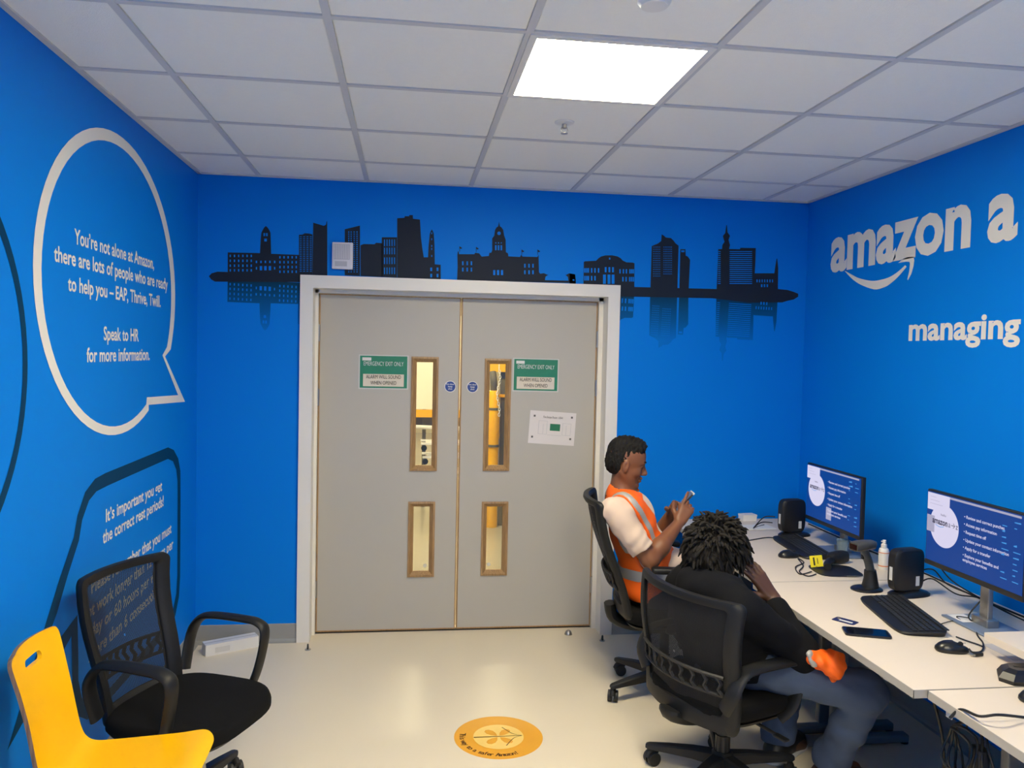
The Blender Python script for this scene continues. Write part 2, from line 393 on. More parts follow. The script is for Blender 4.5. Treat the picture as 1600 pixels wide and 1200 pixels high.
# big dark teal bubble, only its right side in view
b2 = thing('round_bubble_graphic', 'dark teal ring of a round speech bubble at the left picture edge', 'wall graphic', (0, -2.655, 1.0))
obj('bubble_outline', ring(ell(-2.66, 1.638, .64, .64, 0, 360, 72)[:-1], ell(-2.648, 1.637, .597, .597, 0, 360, 72)[:-1], child_frame(FL(0, 0), b2)), M_teal, b2)
# dark teal square bubble with a pointed tail
b3 = thing('square_bubble_graphic', 'dark teal square speech bubble about rest periods behind the mesh chair', 'wall graphic', (0, -1.0, .27))
so = [(-2.154, .471), (-1.891, .777), (-1.783, .898), (-1.671, 1.009), (-1.640, 1.080), (-1.571, 1.153), (-1.477, 1.188), (-1.373, 1.194), (-1.0, 1.195), (-.544, 1.197), (-.445, 1.172), (-.364, 1.118), (-.322, 1.045), (-.316, .90), (-.316, .48), (-.335, .38), (-.40, .30), (-.50, .262), (-.9, .258), (-1.40, .262), (-1.55, .283), (-1.65, .345), (-1.685, .44), (-1.688, .597), (-1.692, .655)]
si = [(-1.97, .640), (-1.813, .776), (-1.725, .882), (-1.628, .985), (-1.598, 1.055), (-1.535, 1.115), (-1.464, 1.137), (-1.35, 1.140), (-1.0, 1.140), (-.543, 1.139), (-.455, 1.115), (-.395, 1.062), (-.372, 1.0), (-.368, .88), (-.367, .50), (-.385, .41), (-.44, .345), (-.52, .312), (-.9, .306), (-1.40, .307), (-1.51, .328), (-1.60, .39), (-1.632, .47), (-1.632, .547), (-1.640, .715)]
obj('bubble_outline', ring(so, si, child_frame(FL(0, 0), b3)), M_teal, b3)
for s, y0, y1, z in (("It\u2019s important you get", -1.366, -.636, .997), ("the correct rest periods!", -1.398, -.612, .917), ("Please remember that you must", -1.512, -.478, .753),
                     ("not work longer than 12 hours per", -1.588, -.445, .666), ("day or 60 hours per week or", -1.515, -.52, .584), ("more than 6 consecutive days.", -1.535, -.50, .497)):
    text('lettering', s, child_frame(FL(y0, z), b3), y1-y0, CW*1.06, M_letter, b3, bold=.02)
def letters(s, frame, width, cap, m, parent, bold=.03):
    o = text('letter', s, frame, width, cap, m, None, bold)
    me = o.data; bpy.data.objects.remove(o); bm = bmesh.new(); bm.from_mesh(me); bpy.data.meshes.remove(me)
    left = set(bm.faces)
    while left:
        isl = {left.pop()}; st = list(isl)
        while st:
            f = st.pop()
            for e in f.edges:
                for g2 in e.link_faces:
                    if g2 in left: left.discard(g2); isl.add(g2); st.append(g2)
        mb = MB()
        for f in isl: mb.add([v.co.copy() for v in f.verts], [tuple(range(len(f.verts)))])
        obj('letter', mb, m, parent)
# company name and slogan on the right wall
lg = thing('company_logo_graphic', 'large white amazon a lettering with smile arrow on the right wall', 'wall graphic', (RW, -1.0, 2.05))
letters('amazon', child_frame(FR(-.284, 2.226), lg), 1.171, .193/.75, M_letter, lg, bold=.035)
letters('a', child_frame(FR(-1.556, 2.226), lg), .172, .193/.75, M_letter, lg, bold=.035)
smile_o = [(-.442, 2.208), (-.52, 2.158), (-.606, 2.119), (-.735, 2.083), (-.82, 2.086), (-.872, 2.099), (-.94, 2.130), (-1.008, 2.174)]
smile_i = [(-.444, 2.210), (-.52, 2.180), (-.590, 2.155), (-.711, 2.130), (-.80, 2.129), (-.87, 2.136), (-.935, 2.155), (-.995, 2.183)]
so_ = smooth_path([(-p[0], p[1], 0) for p in smile_o], 4); si_ = smooth_path([(-p[0], p[1], 0) for p in smile_i], 4)
obj('smile', ring([(p.x, p.y) for p in so_], [(p.x, p.y) for p in si_], child_frame(FR(0, 0), lg), False), M_letter, lg)
ar = [(-.938, 2.200), (-.975, 2.217), (-1.02, 2.222), (-1.060, 2.216), (-1.066, 2.20), (-1.062, 2.17), (-1.047, 2.135), (-1.022, 2.106), (-1.018, 2.112), (-1.030, 2.15), (-1.034, 2.186), (-1.028, 2.196), (-1.0, 2.200)]
obj('smile_arrow_head', MB().flat([(-a, b) for a, b in ar], child_frame(FR(0, 0), lg)), M_letter, lg)
sl = thing('slogan_graphic', 'white word managing on the right wall below the amazon lettering', 'wall graphic', (RW, -1.4, 1.8))
letters('managing', child_frame(FR(-1.046, 1.810), sl), .722, .105, M_letter, sl, bold=.03)

# ------------------------------------------------------------------ skyline mural on the back wall
M_city = mat('dark printed silhouette', (34, 42, 56), .55, var=.03, spec=.15)
def fade_mat():
    m = bpy.data.materials.new('faded printed reflection'); m.use_nodes = True; nt = m.node_tree; b = nt.nodes['Principled BSDF']; b.inputs['Roughness'].default_value = .55; b.inputs['Specular IOR Level'].default_value = .12
    g = nt.nodes.new('ShaderNodeNewGeometry'); s = nt.nodes.new('ShaderNodeSeparateXYZ'); r = nt.nodes.new('ShaderNodeMapRange')
    r.inputs[1].default_value = 1.80; r.inputs[2].default_value = 2.08; c = nt.nodes.new('ShaderNodeValToRGB')
    c.color_ramp.elements[0].color = lin((0, 116, 208))+(1,); c.color_ramp.elements[1].color = lin((4, 58, 86))+(1,)
    e = c.color_ramp.elements.new(.45); e.color = lin((0, 92, 156))+(1,)
    nt.links.new(g.outputs['Position'], s.inputs[0]); nt.links.new(s.outputs[2], r.inputs[0]); nt.links.new(r.outputs[0], c.inputs[0]); nt.links.new(c.outputs[0], b.inputs['Base Color'])
    return m
M_fade = fade_mat()
mur = thing('skyline_mural', 'dark city skyline with faded reflection printed on the back wall', 'wall graphic', (1.8, 0, 2.099))
OM = Vector((1.8, 0, 2.099))
def wp(ox, oy, s, pts): return [(lambda q: (q.x-OM.x, q.z-OM.z))(at(ox+x/s, oy+y/s, 1, 0)) for x, y in pts]
def clip(poly, keep_right, xc):
    out = []
    for i in range(len(poly)):
        a, b = poly[i-1], poly[i]; ia = (a[0] >= xc) == keep_right; ib = (b[0] >= xc) == keep_right
        if ia != ib:
            t = (xc-a[0])/(b[0]-a[0]); out.append((xc, a[1]+(b[1]-a[1])*t))
        if ib: out.append(b)
    return out
FM = lambda d: ((0, -d, 0), (1, 0, 0), (0, 0, 1), (0, -1, 0))
def quads(ox, oy, s, cs, w, h):
    return [wp(ox, oy, s, [(x-w/2, y-h/2), (x+w/2, y-h/2), (x+w/2, y+h/2), (x-w/2, y+h/2)]) for x, y in cs]
def building(poly, wins, refl=0):
    b = obj('building_silhouette', MB().flat(poly, FM(EPS)), M_city, mur)
    if wins:
        wm = MB()
        for q in wins: wm.flat(q, FM(EPS+.0005))
        obj('lit_windows', wm, M_blue, b, kind='stuff')
    if refl:
        kr = refl > 0; xc = (AX1-.005 if kr else AX0+.005)-OM.x
        r = clip([(x, -z) for x, z in poly][::-1], kr, xc)
        if len(r) > 2:
            rb = obj('reflected_silhouette', MB().flat(r, FM(EPS)), M_fade, mur)
            wm = MB(); k = 0
            for q in wins:
                c = clip([(x, -z) for x, z in q][::-1], kr, xc)
                if len(c) > 2: wm.flat(c, FM(EPS+.0005)); k += 1
            if k: obj('reflected_windows', wm, M_blue, rb, kind='stuff')
A = (310, 320, 4.571)
g = lambda xs_, ys_: [(x, y) for x in xs_ for y in ys_]
building(wp(*A, [(210,340),(440,345),(445,250),(450,200),(460,180),(470,162),(482,152),(494,162),(505,178),(515,200),(520,350),(718,358),(718,510),(210,505)]),
    quads(*A, g(range(228, 380, 30), (365, 400, 435, 468)), 9, 17)+quads(*A, g(range(583, 705, 29), (375, 410, 445, 478)), 9, 17)+quads(*A, g((415, 447, 479, 511, 545), (408,)), 10, 16)+quads(*A, g((447, 479, 511), (453,)), 17, 30)+quads(*A, [(415, 453), (545, 453)], 8, 18)+quads(*A, [(480, 252)], 18, 20)+quads(*A, [(471, 213), (489, 213)], 12, 22), -1)
building(wp(*A, [(718,215),(745,212),(760,203),(790,205),(815,212),(815,510),(718,510)]), quads(*A, g((731, 755, 779, 803), range(228, 480, 13)), 14, 4), -1)
building(wp(*A, [(820,128),(895,150),(912,142),(916,118),(920,118),(921,512),(815,510)]), [])
B = (450, 320, 6.4)
building(wp(*B, [(568,245),(720,208),(720,712),(568,705)]), quads(*B, g((608, 632, 662, 690), range(272, 680, 21)), 11, 10))
building(wp(*B, [(725,405),(760,392),(865,395),(880,380),(945,385),(945,722),(725,712)]), [])
building(wp(*B, [(938,325),(1090,325),(1090,730),(938,722)]), quads(*B, g((965, 990, 1015, 1040, 1065), (380, 462, 560, 660)), 9, 66))
building(wp(*B, [(1092,135),(1165,130),(1168,115),(1212,115),(1212,103),(1248,103),(1250,140),(1320,148),(1330,330),(1345,450),(1358,525),(1400,525),(1405,420),(1418,290),(1428,262),(1438,246),(1448,262),(1458,290),(1465,400),(1468,595),(1527,600),(1527,748),(1092,732)]),
    quads(*B, g((1432, 1495), (645, 708)), 18, 34)+quads(*B, g((1437,), (285, 345, 412, 442, 512)), 9, 18))
C = (640, 320, 5.3333)
building(wp(*C, [(395,632),(400,520),(398,420),(402,388),(408,388),(412,412),(540,412),(546,400),(580,405),(600,432),(660,427),(665,400),(680,400),(688,380),(688,280),(705,258),(712,210),(725,188),(738,180),(745,140),(752,180),(766,188),(780,210),(788,258),(800,290),(802,395),(820,405),(822,430),(920,435),(930,415),(940,432),(1064,435),(1075,418),(1078,562),(1088,575),(1120,570),(1150,584),(1300,586),(1330,572),(1380,580),(1386,652)]),
    quads(*C, g((443, 480, 515), (487, 540)), 12, 32)+quads(*C, g((960, 995, 1028), (508, 562)), 12, 32)+quads(*C, g((705, 737, 770), (565,)), 18, 42)+quads(*C, g((718, 741, 764), (358,)), 13, 42)+quads(*C, g((718, 741, 764), (318,)), 9, 10)
    +[wp(*C, [(745+15*math.cos(a), 238+15*math.sin(a)) for a in [i*math.pi/6 for i in range(12)]]), wp(*C, [(1127,628)]+[(1225-98*math.cos(a), 612-38*math.sin(a)) for a in [i*math.pi/10 for i in range(1, 10)]]+[(1323,632)])])
for (x, y) in ((415, 345), (553, 350), (932, 372), (1065, 372)):
    obj('flag', MB().flat(wp(*C, [(x, y), (x+24, y+16), (x+12, y+24), (x+4, y+18), (x+4, y+45), (x, y+45)]), FM(EPS)), M_city, mur)
D = (890, 360, 6.315)
building(wp(*D, [(0,425),(20,428),(50,432),(56,450),(60,528),(0,525)]), quads(*D, [(38, 490)], 18, 14))
building(wp(*D, [(140,312),(150,305),(260,300),(285,275),(310,258),(350,247),(420,246),(470,256),(500,272),(525,298),(560,315),(625,318),(640,325),(638,600),(135,600)]),
    quads(*D, g((150, 168, 185, 217, 250, 285), (395,)), 13, 45)+quads(*D, g((150, 168, 185, 217, 250), (472,)), 13, 45)+quads(*D, g((355, 392, 427), (388,)), 18, 50)+quads(*D, g((343, 388, 428), (482,)), 28, 92)+quads(*D, g((497, 530, 560, 595, 612, 628), (404,)), 13, 42)+quads(*D, g((525, 557, 592, 610, 628), (482,)), 13, 45)+quads(*D, [(395, 278)], 14, 18), 1)
building(wp(*D, [(810,155),(870,130),(903,105),(908,38),(930,52),(950,70),(1000,76),(1025,100),(1045,128),(1075,150),(1062,612),(795,612)]),
    quads(*D, g((828, 843, 858, 873, 888), range(165, 455, 22)), 7, 7)+quads(*D, g((930, 945, 960, 975, 990, 1005), range(165, 430, 22)), 7, 7), 1)
building(wp(*D, [(1092,185),(1142,185),(1145,250),(1165,258),(1188,290),(1172,612),(1082,612)]), quads(*D, [(1116, 206)], 32, 18), 1)
E_ = (1080, 340, 5.4556)
building(wp(*E_, [(230,270),(262,268),(266,232),(284,205),(276,185),(270,155),(290,132),(298,65),(304,65),(309,125),(330,155),(318,190),(330,235),(322,268),(415,270),(418,258),(550,260),(546,390),(541,475),(708,475),(714,430),(727,350),(733,350),(741,430),(738,640),(215,640)]),
    quads(*E_, g((238,), range(290, 575, 17)), 24, 6)+quads(*E_, g((422,), range(290, 575, 17)), 192, 6)+quads(*E_, g(range(560, 705, 22), (540,)), 9, 24)+quads(*E_, g((600, 624, 648), (580,)), 12, 24), 1)
band = lambda L: [(lambda q: (q.x-OM.x, q.z-OM.z))(at(u, v, 1, 0)) for u, v in L]
obj('shore_band', MB().flat(band([(326.5,431.5),(331,427),(340,424.5),(480,429),(480,441),(336,440),(330,436.5)]), FM(EPS+.0003)), M_city, mur)
obj('shore_band', MB().flat(band([(955,447.5),(1118,451.6),(1215,451.6),(1230,453),(1240,456),(1247,459),(1247,463.5),(1240,468),(1230,470),(1222,472.5),(1170,473),(1113,466),(955,463)]), FM(EPS+.0003)), M_city, mur)
# ------------------------------------------------------------------ chairs
M_fab = mat('black woven seat fabric', (13, 13, 14), .95, var=.15, vscale=60, bump=.6, bscale=500, spec=.2)
M_plas = mat('black plastic', (25, 25, 25), .5, var=.05, bump=.1, bscale=300, spec=.35)
M_plas2 = mat('grey-black nylon', (27, 27, 28), .55, var=.05)
M_gas = mat('black lacquered steel', (36, 36, 38), .3, metal=.3)
def mesh_mat():
    m = bpy.data.materials.new('black mesh fabric'); m.use_nodes = True; nt = m.node_tree; b = nt.nodes['Principled BSDF']
    b.inputs['Base Color'].default_value = lin((20, 20, 21))+(1,); b.inputs['Roughness'].default_value = .8
    tc = nt.nodes.new('ShaderNodeTexCoord'); sx = nt.nodes.new('ShaderNodeSeparateXYZ'); nt.links.new(tc.outputs['Object'], sx.inputs[0])
    vals = []
    for ax in (1, 2):
        mu = nt.nodes.new('ShaderNodeMath'); mu.operation = 'MULTIPLY'; mu.inputs[1].default_value = 2*math.pi/.0042
        si = nt.nodes.new('ShaderNodeMath'); si.operation = 'SINE'; gt = nt.nodes.new('ShaderNodeMath'); gt.operation = 'GREATER_THAN'; gt.inputs[1].default_value = -.1
        nt.links.new(sx.outputs[ax], mu.inputs[0]); nt.links.new(mu.outputs[0], si.inputs[0]); nt.links.new(si.outputs[0], gt.inputs[0]); vals.append(gt)
    mx = nt.nodes.new('ShaderNodeMath'); mx.operation = 'MAXIMUM'; nt.links.new(vals[0].outputs[0], mx.inputs[0]); nt.links.new(vals[1].outputs[0], mx.inputs[1])
    nt.links.new(mx.outputs[0], b.inputs['Alpha'])
    return m
M_mesh = mesh_mat()
def superell(a, b, n, k=48):
    out = []
    for i in range(k):
        t = 2*math.pi*i/k; c, s = math.cos(t), math.sin(t)
        out.append((a*math.copysign(abs(c)**(2/n), c), b*math.copysign(abs(s)**(2/n), s)))
    return out
def loft(layers):
    """layers: list of rings (lists of 3-D points), capped"""
    mb = MB(); n = len(layers[0]); vs = [p for L in layers for p in L]; fs = []
    for i in range(len(layers)-1):
        for j in range(n): fs.append((i*n+j, i*n+(j+1) % n, (i+1)*n+(j+1) % n, (i+1)*n+j))
    fs += [tuple(range(n))[::-1], tuple(range((len(layers)-1)*n, len(layers)*n))]
    return mb.add(vs, fs)
def cushion(hx, hy, zb, zt, cx=0):
    L = []
    for f, z in ((.80, zb), (.95, zb+.012), (1.0, zb+.03), (1.0, zt-.025), (.975, zt-.008), (.92, zt-.001), (.5, zt-.003), (.12, zt-.006)):
        L.append([(cx+x*f, y*f, z - (.022*max(0, (x*f)/hx)**3 if z > zb+.02 else 0)) for x, y in superell(hx, hy, 3.6)])
    return loft(L)
def mesh_chair(name, label, loc, rz, sh=.43, back_h=.46, recline=6, base_rot=0, seat_dx=.02, hw=.235, drop=.05, tarm=False, ah=.213):
    t = thing(name, label, 'office chair', loc, rz)
    obj('seat', cushion(.235, .245, sh-.075, sh, seat_dx), M_fab, t, 60)
    obj('seat_pan', loft([[(seat_dx+x*f, y*f, z) for x, y in superell(.225, .235, 3.6)] for f, z in ((.6, sh-.10), (.9, sh-.092), (.95, sh-.077))]), M_plas, t, 50)
    obj('tilt_mechanism', MB().rbox((0, 0, sh-.125), (.20, .14, .05), .012), M_plas2, t, 40)
    obj('lever', MB().tube(smooth_path([(.02, -.06, sh-.125), (.03, -.17, sh-.13), (.035, -.24, sh-.135)], 4), .007, 8), M_plas2, t, 50)
    obj('lever_paddle', MB().rbox((.037, -.262, sh-.137), (.028, .06, .010), .004), M_plas2, t, 40)
    # back: bowed frame in the (y, z) plane
    z0, z1 = sh-drop, sh+back_h; xb = -.235+seat_dx; tr = math.tan(math.radians(recline))
    def bow(y, z):
        k = (z-z0)/(z1-z0)
        return xb - tr*(z-z0) + .05*(y/.22)**2 - .028*math.sin(math.pi*min(1, max(0, k)))*(.3) + .03*math.sin(math.pi*2*k)*.35
    def outline(hw0, hw1, za, zb_, r, n=9):
        pts = []
        for (sy, cz, a0) in ((1, 1, 0), (-1, 1, 90), (-1, 0, 180), (1, 0, 270)):
            hw = hw1 if cz else hw0; zc = zb_-r if cz else za+r
            for i in range(n):
                a = math.radians(a0+90*i/(n-1)); pts.append((sy*(hw-r)+r*math.cos(a), zc+r*math.sin(a)))
        # subdivide the long sides
        out = []
        for i in range(len(pts)):
            a, b = pts[i], pts[(i+1) % len(pts)]; d = math.dist(a, b); m = 8 if d > .1 else 1
            out += [(a[0]+(b[0]-a[0])*j/m, a[1]+(b[1]-a[1])*j/m) for j in range(m)]
        return out
    O = outline(hw-.03, hw, z0, z1, .028); I = outline(hw-.082, hw-.054, z0+.07, z1-.034, .014)
    mb = MB(); n = len(O)
    dep = lambda q, d: (bow(*q)+d, q[0], q[1])
    mid = lambda a, b, t_: (a[0]+(b[0]-a[0])*t_, a[1]+(b[1]-a[1])*t_)
    sec = [(0, .0), (.08, .013), (.5, .017), (.92, .011), (1, 0), (.92, -.011), (.5, -.017), (.08, -.013)]
    rings = [[dep(mid(O[i], I[i], a), d) for a, d in sec] for i in range(n)]
    k = len(sec); vs = [p for r_ in rings for p in r_]
    mb.add(vs, [(i*k+j, ((i+1) % n)*k+j, ((i+1) % n)*k+(j+1) % k, i*k+(j+1) % k) for i in range(n) for j in range(k)])
    bf = obj('back_frame', mb, M_plas, t, 50)
    # mesh panel
    mb = MB(); J = outline(hw-.077, hw-.049, z0+.065, z1-.029, .014); vs = []; fs = []
    cz = (z0+z1)/2; rr = [1, .8, .6, .4, .2, .02]
    for f in rr: vs += [dep((p[0]*f, cz+(p[1]-cz)*f), .002) for p in J]
    for i in range(len(rr)-1):
        for j in range(n): fs.append((i*n+j, i*n+(j+1) % n, (i+1)*n+(j+1) % n, (i+1)*n+j))
    obj('back_mesh', mb.add(vs, fs), M_mesh, t, 60, label='see-through black mesh panel')
    # slotted lumbar support behind the mesh
    lz = z0+.150; lumb = obj('lumbar_support', MB().tube([dep((y, lz+.07), -.018) for y in [(hw-.06)*(-1+.2*i) for i in range(11)]], .007, 6).tube([dep((y, lz), -.018) for y in [(hw-.06)*(-1+.2*i) for i in range(11)]], .007, 6), M_plas2, t, 50)
    for i in range(9):
        y = (hw-.075)*(-1+.25*i)
        obj('lumbar_slat', MB().tube([dep((y-.007, lz), -.018), dep((y+.008, lz+.023), -.02), dep((y-.004, lz+.046), -.02), dep((y+.008, lz+.07), -.018)], .0075, 6), M_plas2, lumb, 50)
    # J bracket from the mechanism to the frame
    obj('back_bracket', MB().tube(smooth_path([(-.05, 0, sh-.125), (-.17, 0, sh-.125), (xb-.025, 0, sh-.09), (xb-.03-tr*.05, 0, z0+.03)], 5), .03, 10, flatten=((0, 1, 0), 1.6)), M_plas, t, 50)
    for s in (-1, 1):
        if tarm:
            ar_ = obj('armrest', MB().rbox((-.0, s*.275, sh+.225), (.23, .06, .028), .011), M_plas, t, 40)
            obj('arm_post', MB().tube(smooth_path([(-.01, s*.18, sh-.085), (-.01, s*.25, sh-.07), (-.01, s*.275, sh+.0), (-.01, s*.275, sh+.212)], 4), .016, 10, flatten=((1, 0, 0), 1.6)), M_plas, ar_, 50)
            continue
        pts = [(xb+.03, s*.225, sh+.0), (xb+.03, s*.262, sh+ah-.083), (xb+.07, s*.265, sh+ah-.018), (xb+.13, s*.266, sh+ah), (.05, s*.267, sh+ah), (.115, s*.267, sh+ah-.008), (.145, s*.266, sh+ah-.043), (.128, s*.262, sh+.06), (.10, s*.252, sh-.03), (.07, s*.22, sh-.085)]
        obj('armrest', MB().tube(smooth_path(pts, 5), .0135, 12, flatten=((0, 1, 0), 2.2)), M_plas, t, 60)
    chair_base(t, sh, base_rot)
    return t
def chair_base(t, sh, base_rot, R=.30):
    obj('gas_lift', MB().cyl((0, 0, .10), (0, 0, sh-.14), .024, 20).cyl((0, 0, .08), (0, 0, .20), .029, 20), M_gas, t, 40)
    obj('hub', MB().lathe([(0, .065), (.04, .065), (.05, .085), (.045, .125), (.033, .135), (0, .135)], 24), M_plas2, t, 40)
    for k in range(5):
        a = math.radians(base_rot+72*k); d = Vector((math.cos(a), math.sin(a), 0)); s = Vector((-d.y, d.x, 0)); L = []
        for q, hw, za, zb_ in ((.03, .028, .078, .128), (.12, .024, .082, .122), (.22, .020, .078, .108), (R, .016, .074, .094), (R+.012, .010, .076, .090)):
            L.append([d*q+s*hw*y+Vector((0, 0, z)) for y, z in ((-1, za), (1, za), (1, zb_-.006), (.7, zb_), (-.7, zb_), (-1, zb_-.006))])
        obj('base_arm', loft(L), M_plas2, t, 35)
        ca = a+.9; cdir = Vector((math.cos(ca), math.sin(ca), 0)); cs = Vector((-cdir.y, cdir.x, 0)); c = d*R - cdir*.018
        cas_ = obj('caster', MB().cyl(d*R+Vector((0, 0, .05)), d*R+Vector((0, 0, .08)), .006, 10).tube(smooth_path([c+cdir*.026+Vector((0, 0, .035)), c+cdir*.016+Vector((0, 0, .054)), c+Vector((0, 0, .060)), c-cdir*.022+Vector((0, 0, .050))], 3), .014, 8), M_plas2, t, 50)
        for sg in (-1, 1):
            obj('wheel', MB().cyl(c+cs*sg*.006+Vector((0, 0, .028)), c+cs*sg*.024+Vector((0, 0, .028)), .028, 20), M_plas2, cas_, 40)
CH_L = mesh_chair('mesh_office_chair', 'empty black mesh office chair against the left wall beside yellow chair', (.412, -1.735, 0), math.radians(-23), sh=.43, base_rot=20, back_h=.465, recline=11, drop=.06, hw=.225)
CH_2 = mesh_chair('mesh_office_chair', 'black mesh office chair seating the person in dark hoodie', (2.455, -1.705, 0), math.radians(21), sh=.43, base_rot=147-21, recline=3, back_h=.40, seat_dx=-.01, hw=.288, drop=.10, ah=.15)
CH_1 = mesh_chair('mesh_office_chair', 'black mesh office chair seating the person in orange vest', (2.49, -.86, 0), math.radians(-9), sh=.475, base_rot=125.6+9, recline=17, back_h=.53, seat_dx=-.0, tarm=True)

# yellow moulded chair
M_yel = mat('yellow laminate', (255, 190, 0), .38, var=.02, spec=.4)
M_ply = wood('pale plywood edge', (130, 95, 70), (165, 125, 92))
yc = thing('plywood_chair', 'bright yellow one-piece chair in front of the mesh chair', 'chair', (.396, -2.256, 0))
prof = [(.190, .447), (.180, .458), (.15, .464), (.08, .457), (-.04, .452), (-.12, .453), (-.165, .462), (-.190, .482), (-.205, .515), (-.217, .57), (-.232, .65), (-.25, .73), (-.268, .80), (-.279, .842)]
hws = [.176, .186, .192, .190, .184, .172, .155, .146, .142, .140, .139, .142, .147, .148]
pp = smooth_path([(a, b, 0) for a, b in prof], 5); hh = smooth_path([(h, 0, 0) for h in hws], 5)
def yellow_shell():
    # resample fine along the profile; rounded corners at both ends
    Ls = [0]
    for a, b in zip(pp, pp[1:]): Ls.append(Ls[-1]+(b-a).length)
    T = Ls[-1]; rows = []; NU = 24
    for i, p in enumerate(pp):
        a = pp[max(0, i-1)]; b = pp[min(len(pp)-1, i+1)]; d = (b-a).normalized(); nrm = Vector((d.y, -d.x, 0))
        w_ = hh[i].x; e = min(Ls[i], T-Ls[i]); rc = .045 if Ls[i] < T/2 else .035
        if e < rc: w_ -= rc-math.sqrt(max(0, rc*rc-(rc-e)**2))
        rows.append((p, nrm, w_))
    mb = MB(); vs = []; fs = []; n = NU+1; m = len(rows)
    for sgn in (-.006, .006):
        for p, nrm, w_ in rows:
            for j in range(n):
                u = -1+2*j/NU; q = p+nrm*sgn
                back = max(0, min(1, (p.y-.5)/.1)); dish = -.006*(1-u*u)*(1-back); bx = -.02*(1-u*u)*back
                vs.append((q.x+bx, u*w_, q.y+dish))
    N = n*m
    for i in range(m-1):
        for j in range(NU):
            a = i*n+j; fs.append((a, a+1, a+n+1, a+n)); fs.append((N+a+n, N+a+n+1, N+a+1, N+a))
    f2 = []
    for i in range(m-1): f2 += [(i*n, (i+1)*n, N+(i+1)*n, N+i*n), (i*n+NU, N+i*n+NU, N+(i+1)*n+NU, (i+1)*n+NU)]
    for j in range(NU): f2 += [(j, N+j, N+j+1, j+1), ((m-1)*n+j, (m-1)*n+j+1, N+(m-1)*n+j+1, N+(m-1)*n+j)]
    me = mesh_of('shell', mb.add(vs, fs+f2), 40); me.materials.append(M_yel); me.materials.append(M_ply)
    for i in range(len(fs), len(me.polygons)): me.polygons[i].material_index = 1
    return me
sh_o = bpy.data.objects.new('tmp_shell', yellow_shell()); COL.objects.link(sh_o)
slot = []
for i in range(24):
    a = 2*math.pi*i/24; slot.append(((.036 if math.cos(a) > 0 else -.036)+.014*math.cos(a), .014*math.sin(a)))
cut = bpy.data.objects.new('tmp_cut', mesh_of('c', MB().prism(slot, -.15, .15, ((-.26, 0, .785), (0, 1, 0), (0, 0, 1), (1, 0, 0))))); COL.objects.link(cut)
md = sh_o.modifiers.new('b', 'BOOLEAN'); md.operation = 'DIFFERENCE'; md.object = cut; md.solver = 'EXACT'
me = bpy.data.meshes.new_from_object(sh_o.evaluated_get(bpy.context.evaluated_depsgraph_get()))
bpy.data.objects.remove(sh_o); bpy.data.objects.remove(cut); me.name = 'shell'
so2 = bpy.data.objects.new('seat_shell', me); COL.objects.link(so2); so2.parent = yc
for sx, sy in ((.15, .15), (.15, -.15), (-.12, .14), (-.12, -.14)):
    obj('leg', MB().tube(smooth_path([(sx*.6, sy*.7, .437), (sx*.95, sy*.98, .425), (sx*1.05, sy*1.03, .38), (sx*1.35, sy*1.12, .008)], 4), .0095, 12), M_steel, yc, 50)
obj('leg_crossbar', MB().cyl((.09, -.105, .437), (.09, .105, .437), .0095, 12).cyl((-.072, -.098, .437), (-.072, .098, .437), .0095, 12), M_steel, yc, 50)
for sx, sy in ((.15, .15), (.15, -.15), (-.12, .14), (-.12, -.14)):
    obj('foot_glide', MB().cyl((sx*1.35, sy*1.12, 0), (sx*1.345, sy*1.118, .018), .012, 12), M_plas2, yc, 40)

# ------------------------------------------------------------------ desks
M_desk = mat('white desk laminate', (218, 205, 190), .42, var=.012, vscale=3)
M_edge = mat('grey desk edging', (168, 163, 156), .5, var=.03)
M_leg = mat('silver-grey desk steel', (120, 122, 124), .45, metal=.2)
DZ = .72
def desk(label, x0, x1, y0, y1, legs=(1, 1)):
    t = thing('desk', label, 'desk', ((x0+x1)/2, (y0+y1)/2, 0)); hx, hy = (x1-x0)/2, (y1-y0)/2
    obj('worktop', MB().box(-hx+.0015, hx, -hy+.0015, hy-.0015, DZ-.0255, DZ), M_desk, t)
    obj('edge_band', MB().box(-hx, -hx+.0015, -hy, hy, DZ-.0255, DZ-.0004), M_edge, t)
    for s in (-1, 1): obj('edge_band', MB().box(-hx, hx, s*hy-(.0015 if s > 0 else 0), s*hy+(.0015 if s < 0 else 0), DZ-.0255, DZ-.0004), M_edge, t)
    ux = 3.09-(x0+x1)/2
    for i, s in enumerate((-1, 1)):
        if not legs[i]: continue
        yy = s*(hy-.055)
        lg_ = obj('leg_frame', MB().rbox((ux, yy, .37), (.07, .035, .63), .006), M_leg, t, 40)
        obj('foot', MB().rbox((ux+.02, yy, .028), (.62, .05, .035), .008), M_leg, lg_, 40)
        obj('top_bracket', MB().box(ux-.28, ux+.30, yy-.02, yy+.02, DZ-.0555, DZ-.026), M_leg, lg_)
        for q in (-.26, .30): obj('levelling_foot', MB().cyl((ux+.02+q, yy, 0), (ux+.02+q, yy, .011), .018, 14), M_plas2, lg_, 40)
    obj('rear_beam', MB().box(ux+.0, ux+.04, -hy+.07, hy-.07, DZ-.09, DZ-.05), M_leg, t)
    if hy > .3: obj('cable_tray', MB().box(ux+.16, ux+.30, -hy+.12, hy-.12, DZ-.17, DZ-.168).box(ux+.16, ux+.162, -hy+.12, hy-.12, DZ-.17, DZ-.11).box(ux+.298, ux+.30, -hy+.12, hy-.12, DZ-.17, DZ-.027), M_leg, t)
    return t
XB = RW-.035
desk('narrow white desk end in the far corner by the back wall', 2.755, XB, -.398, -.075)
desk('white desk with the far monitor and black mouse mat', 2.735, XB, -1.398, -.402)
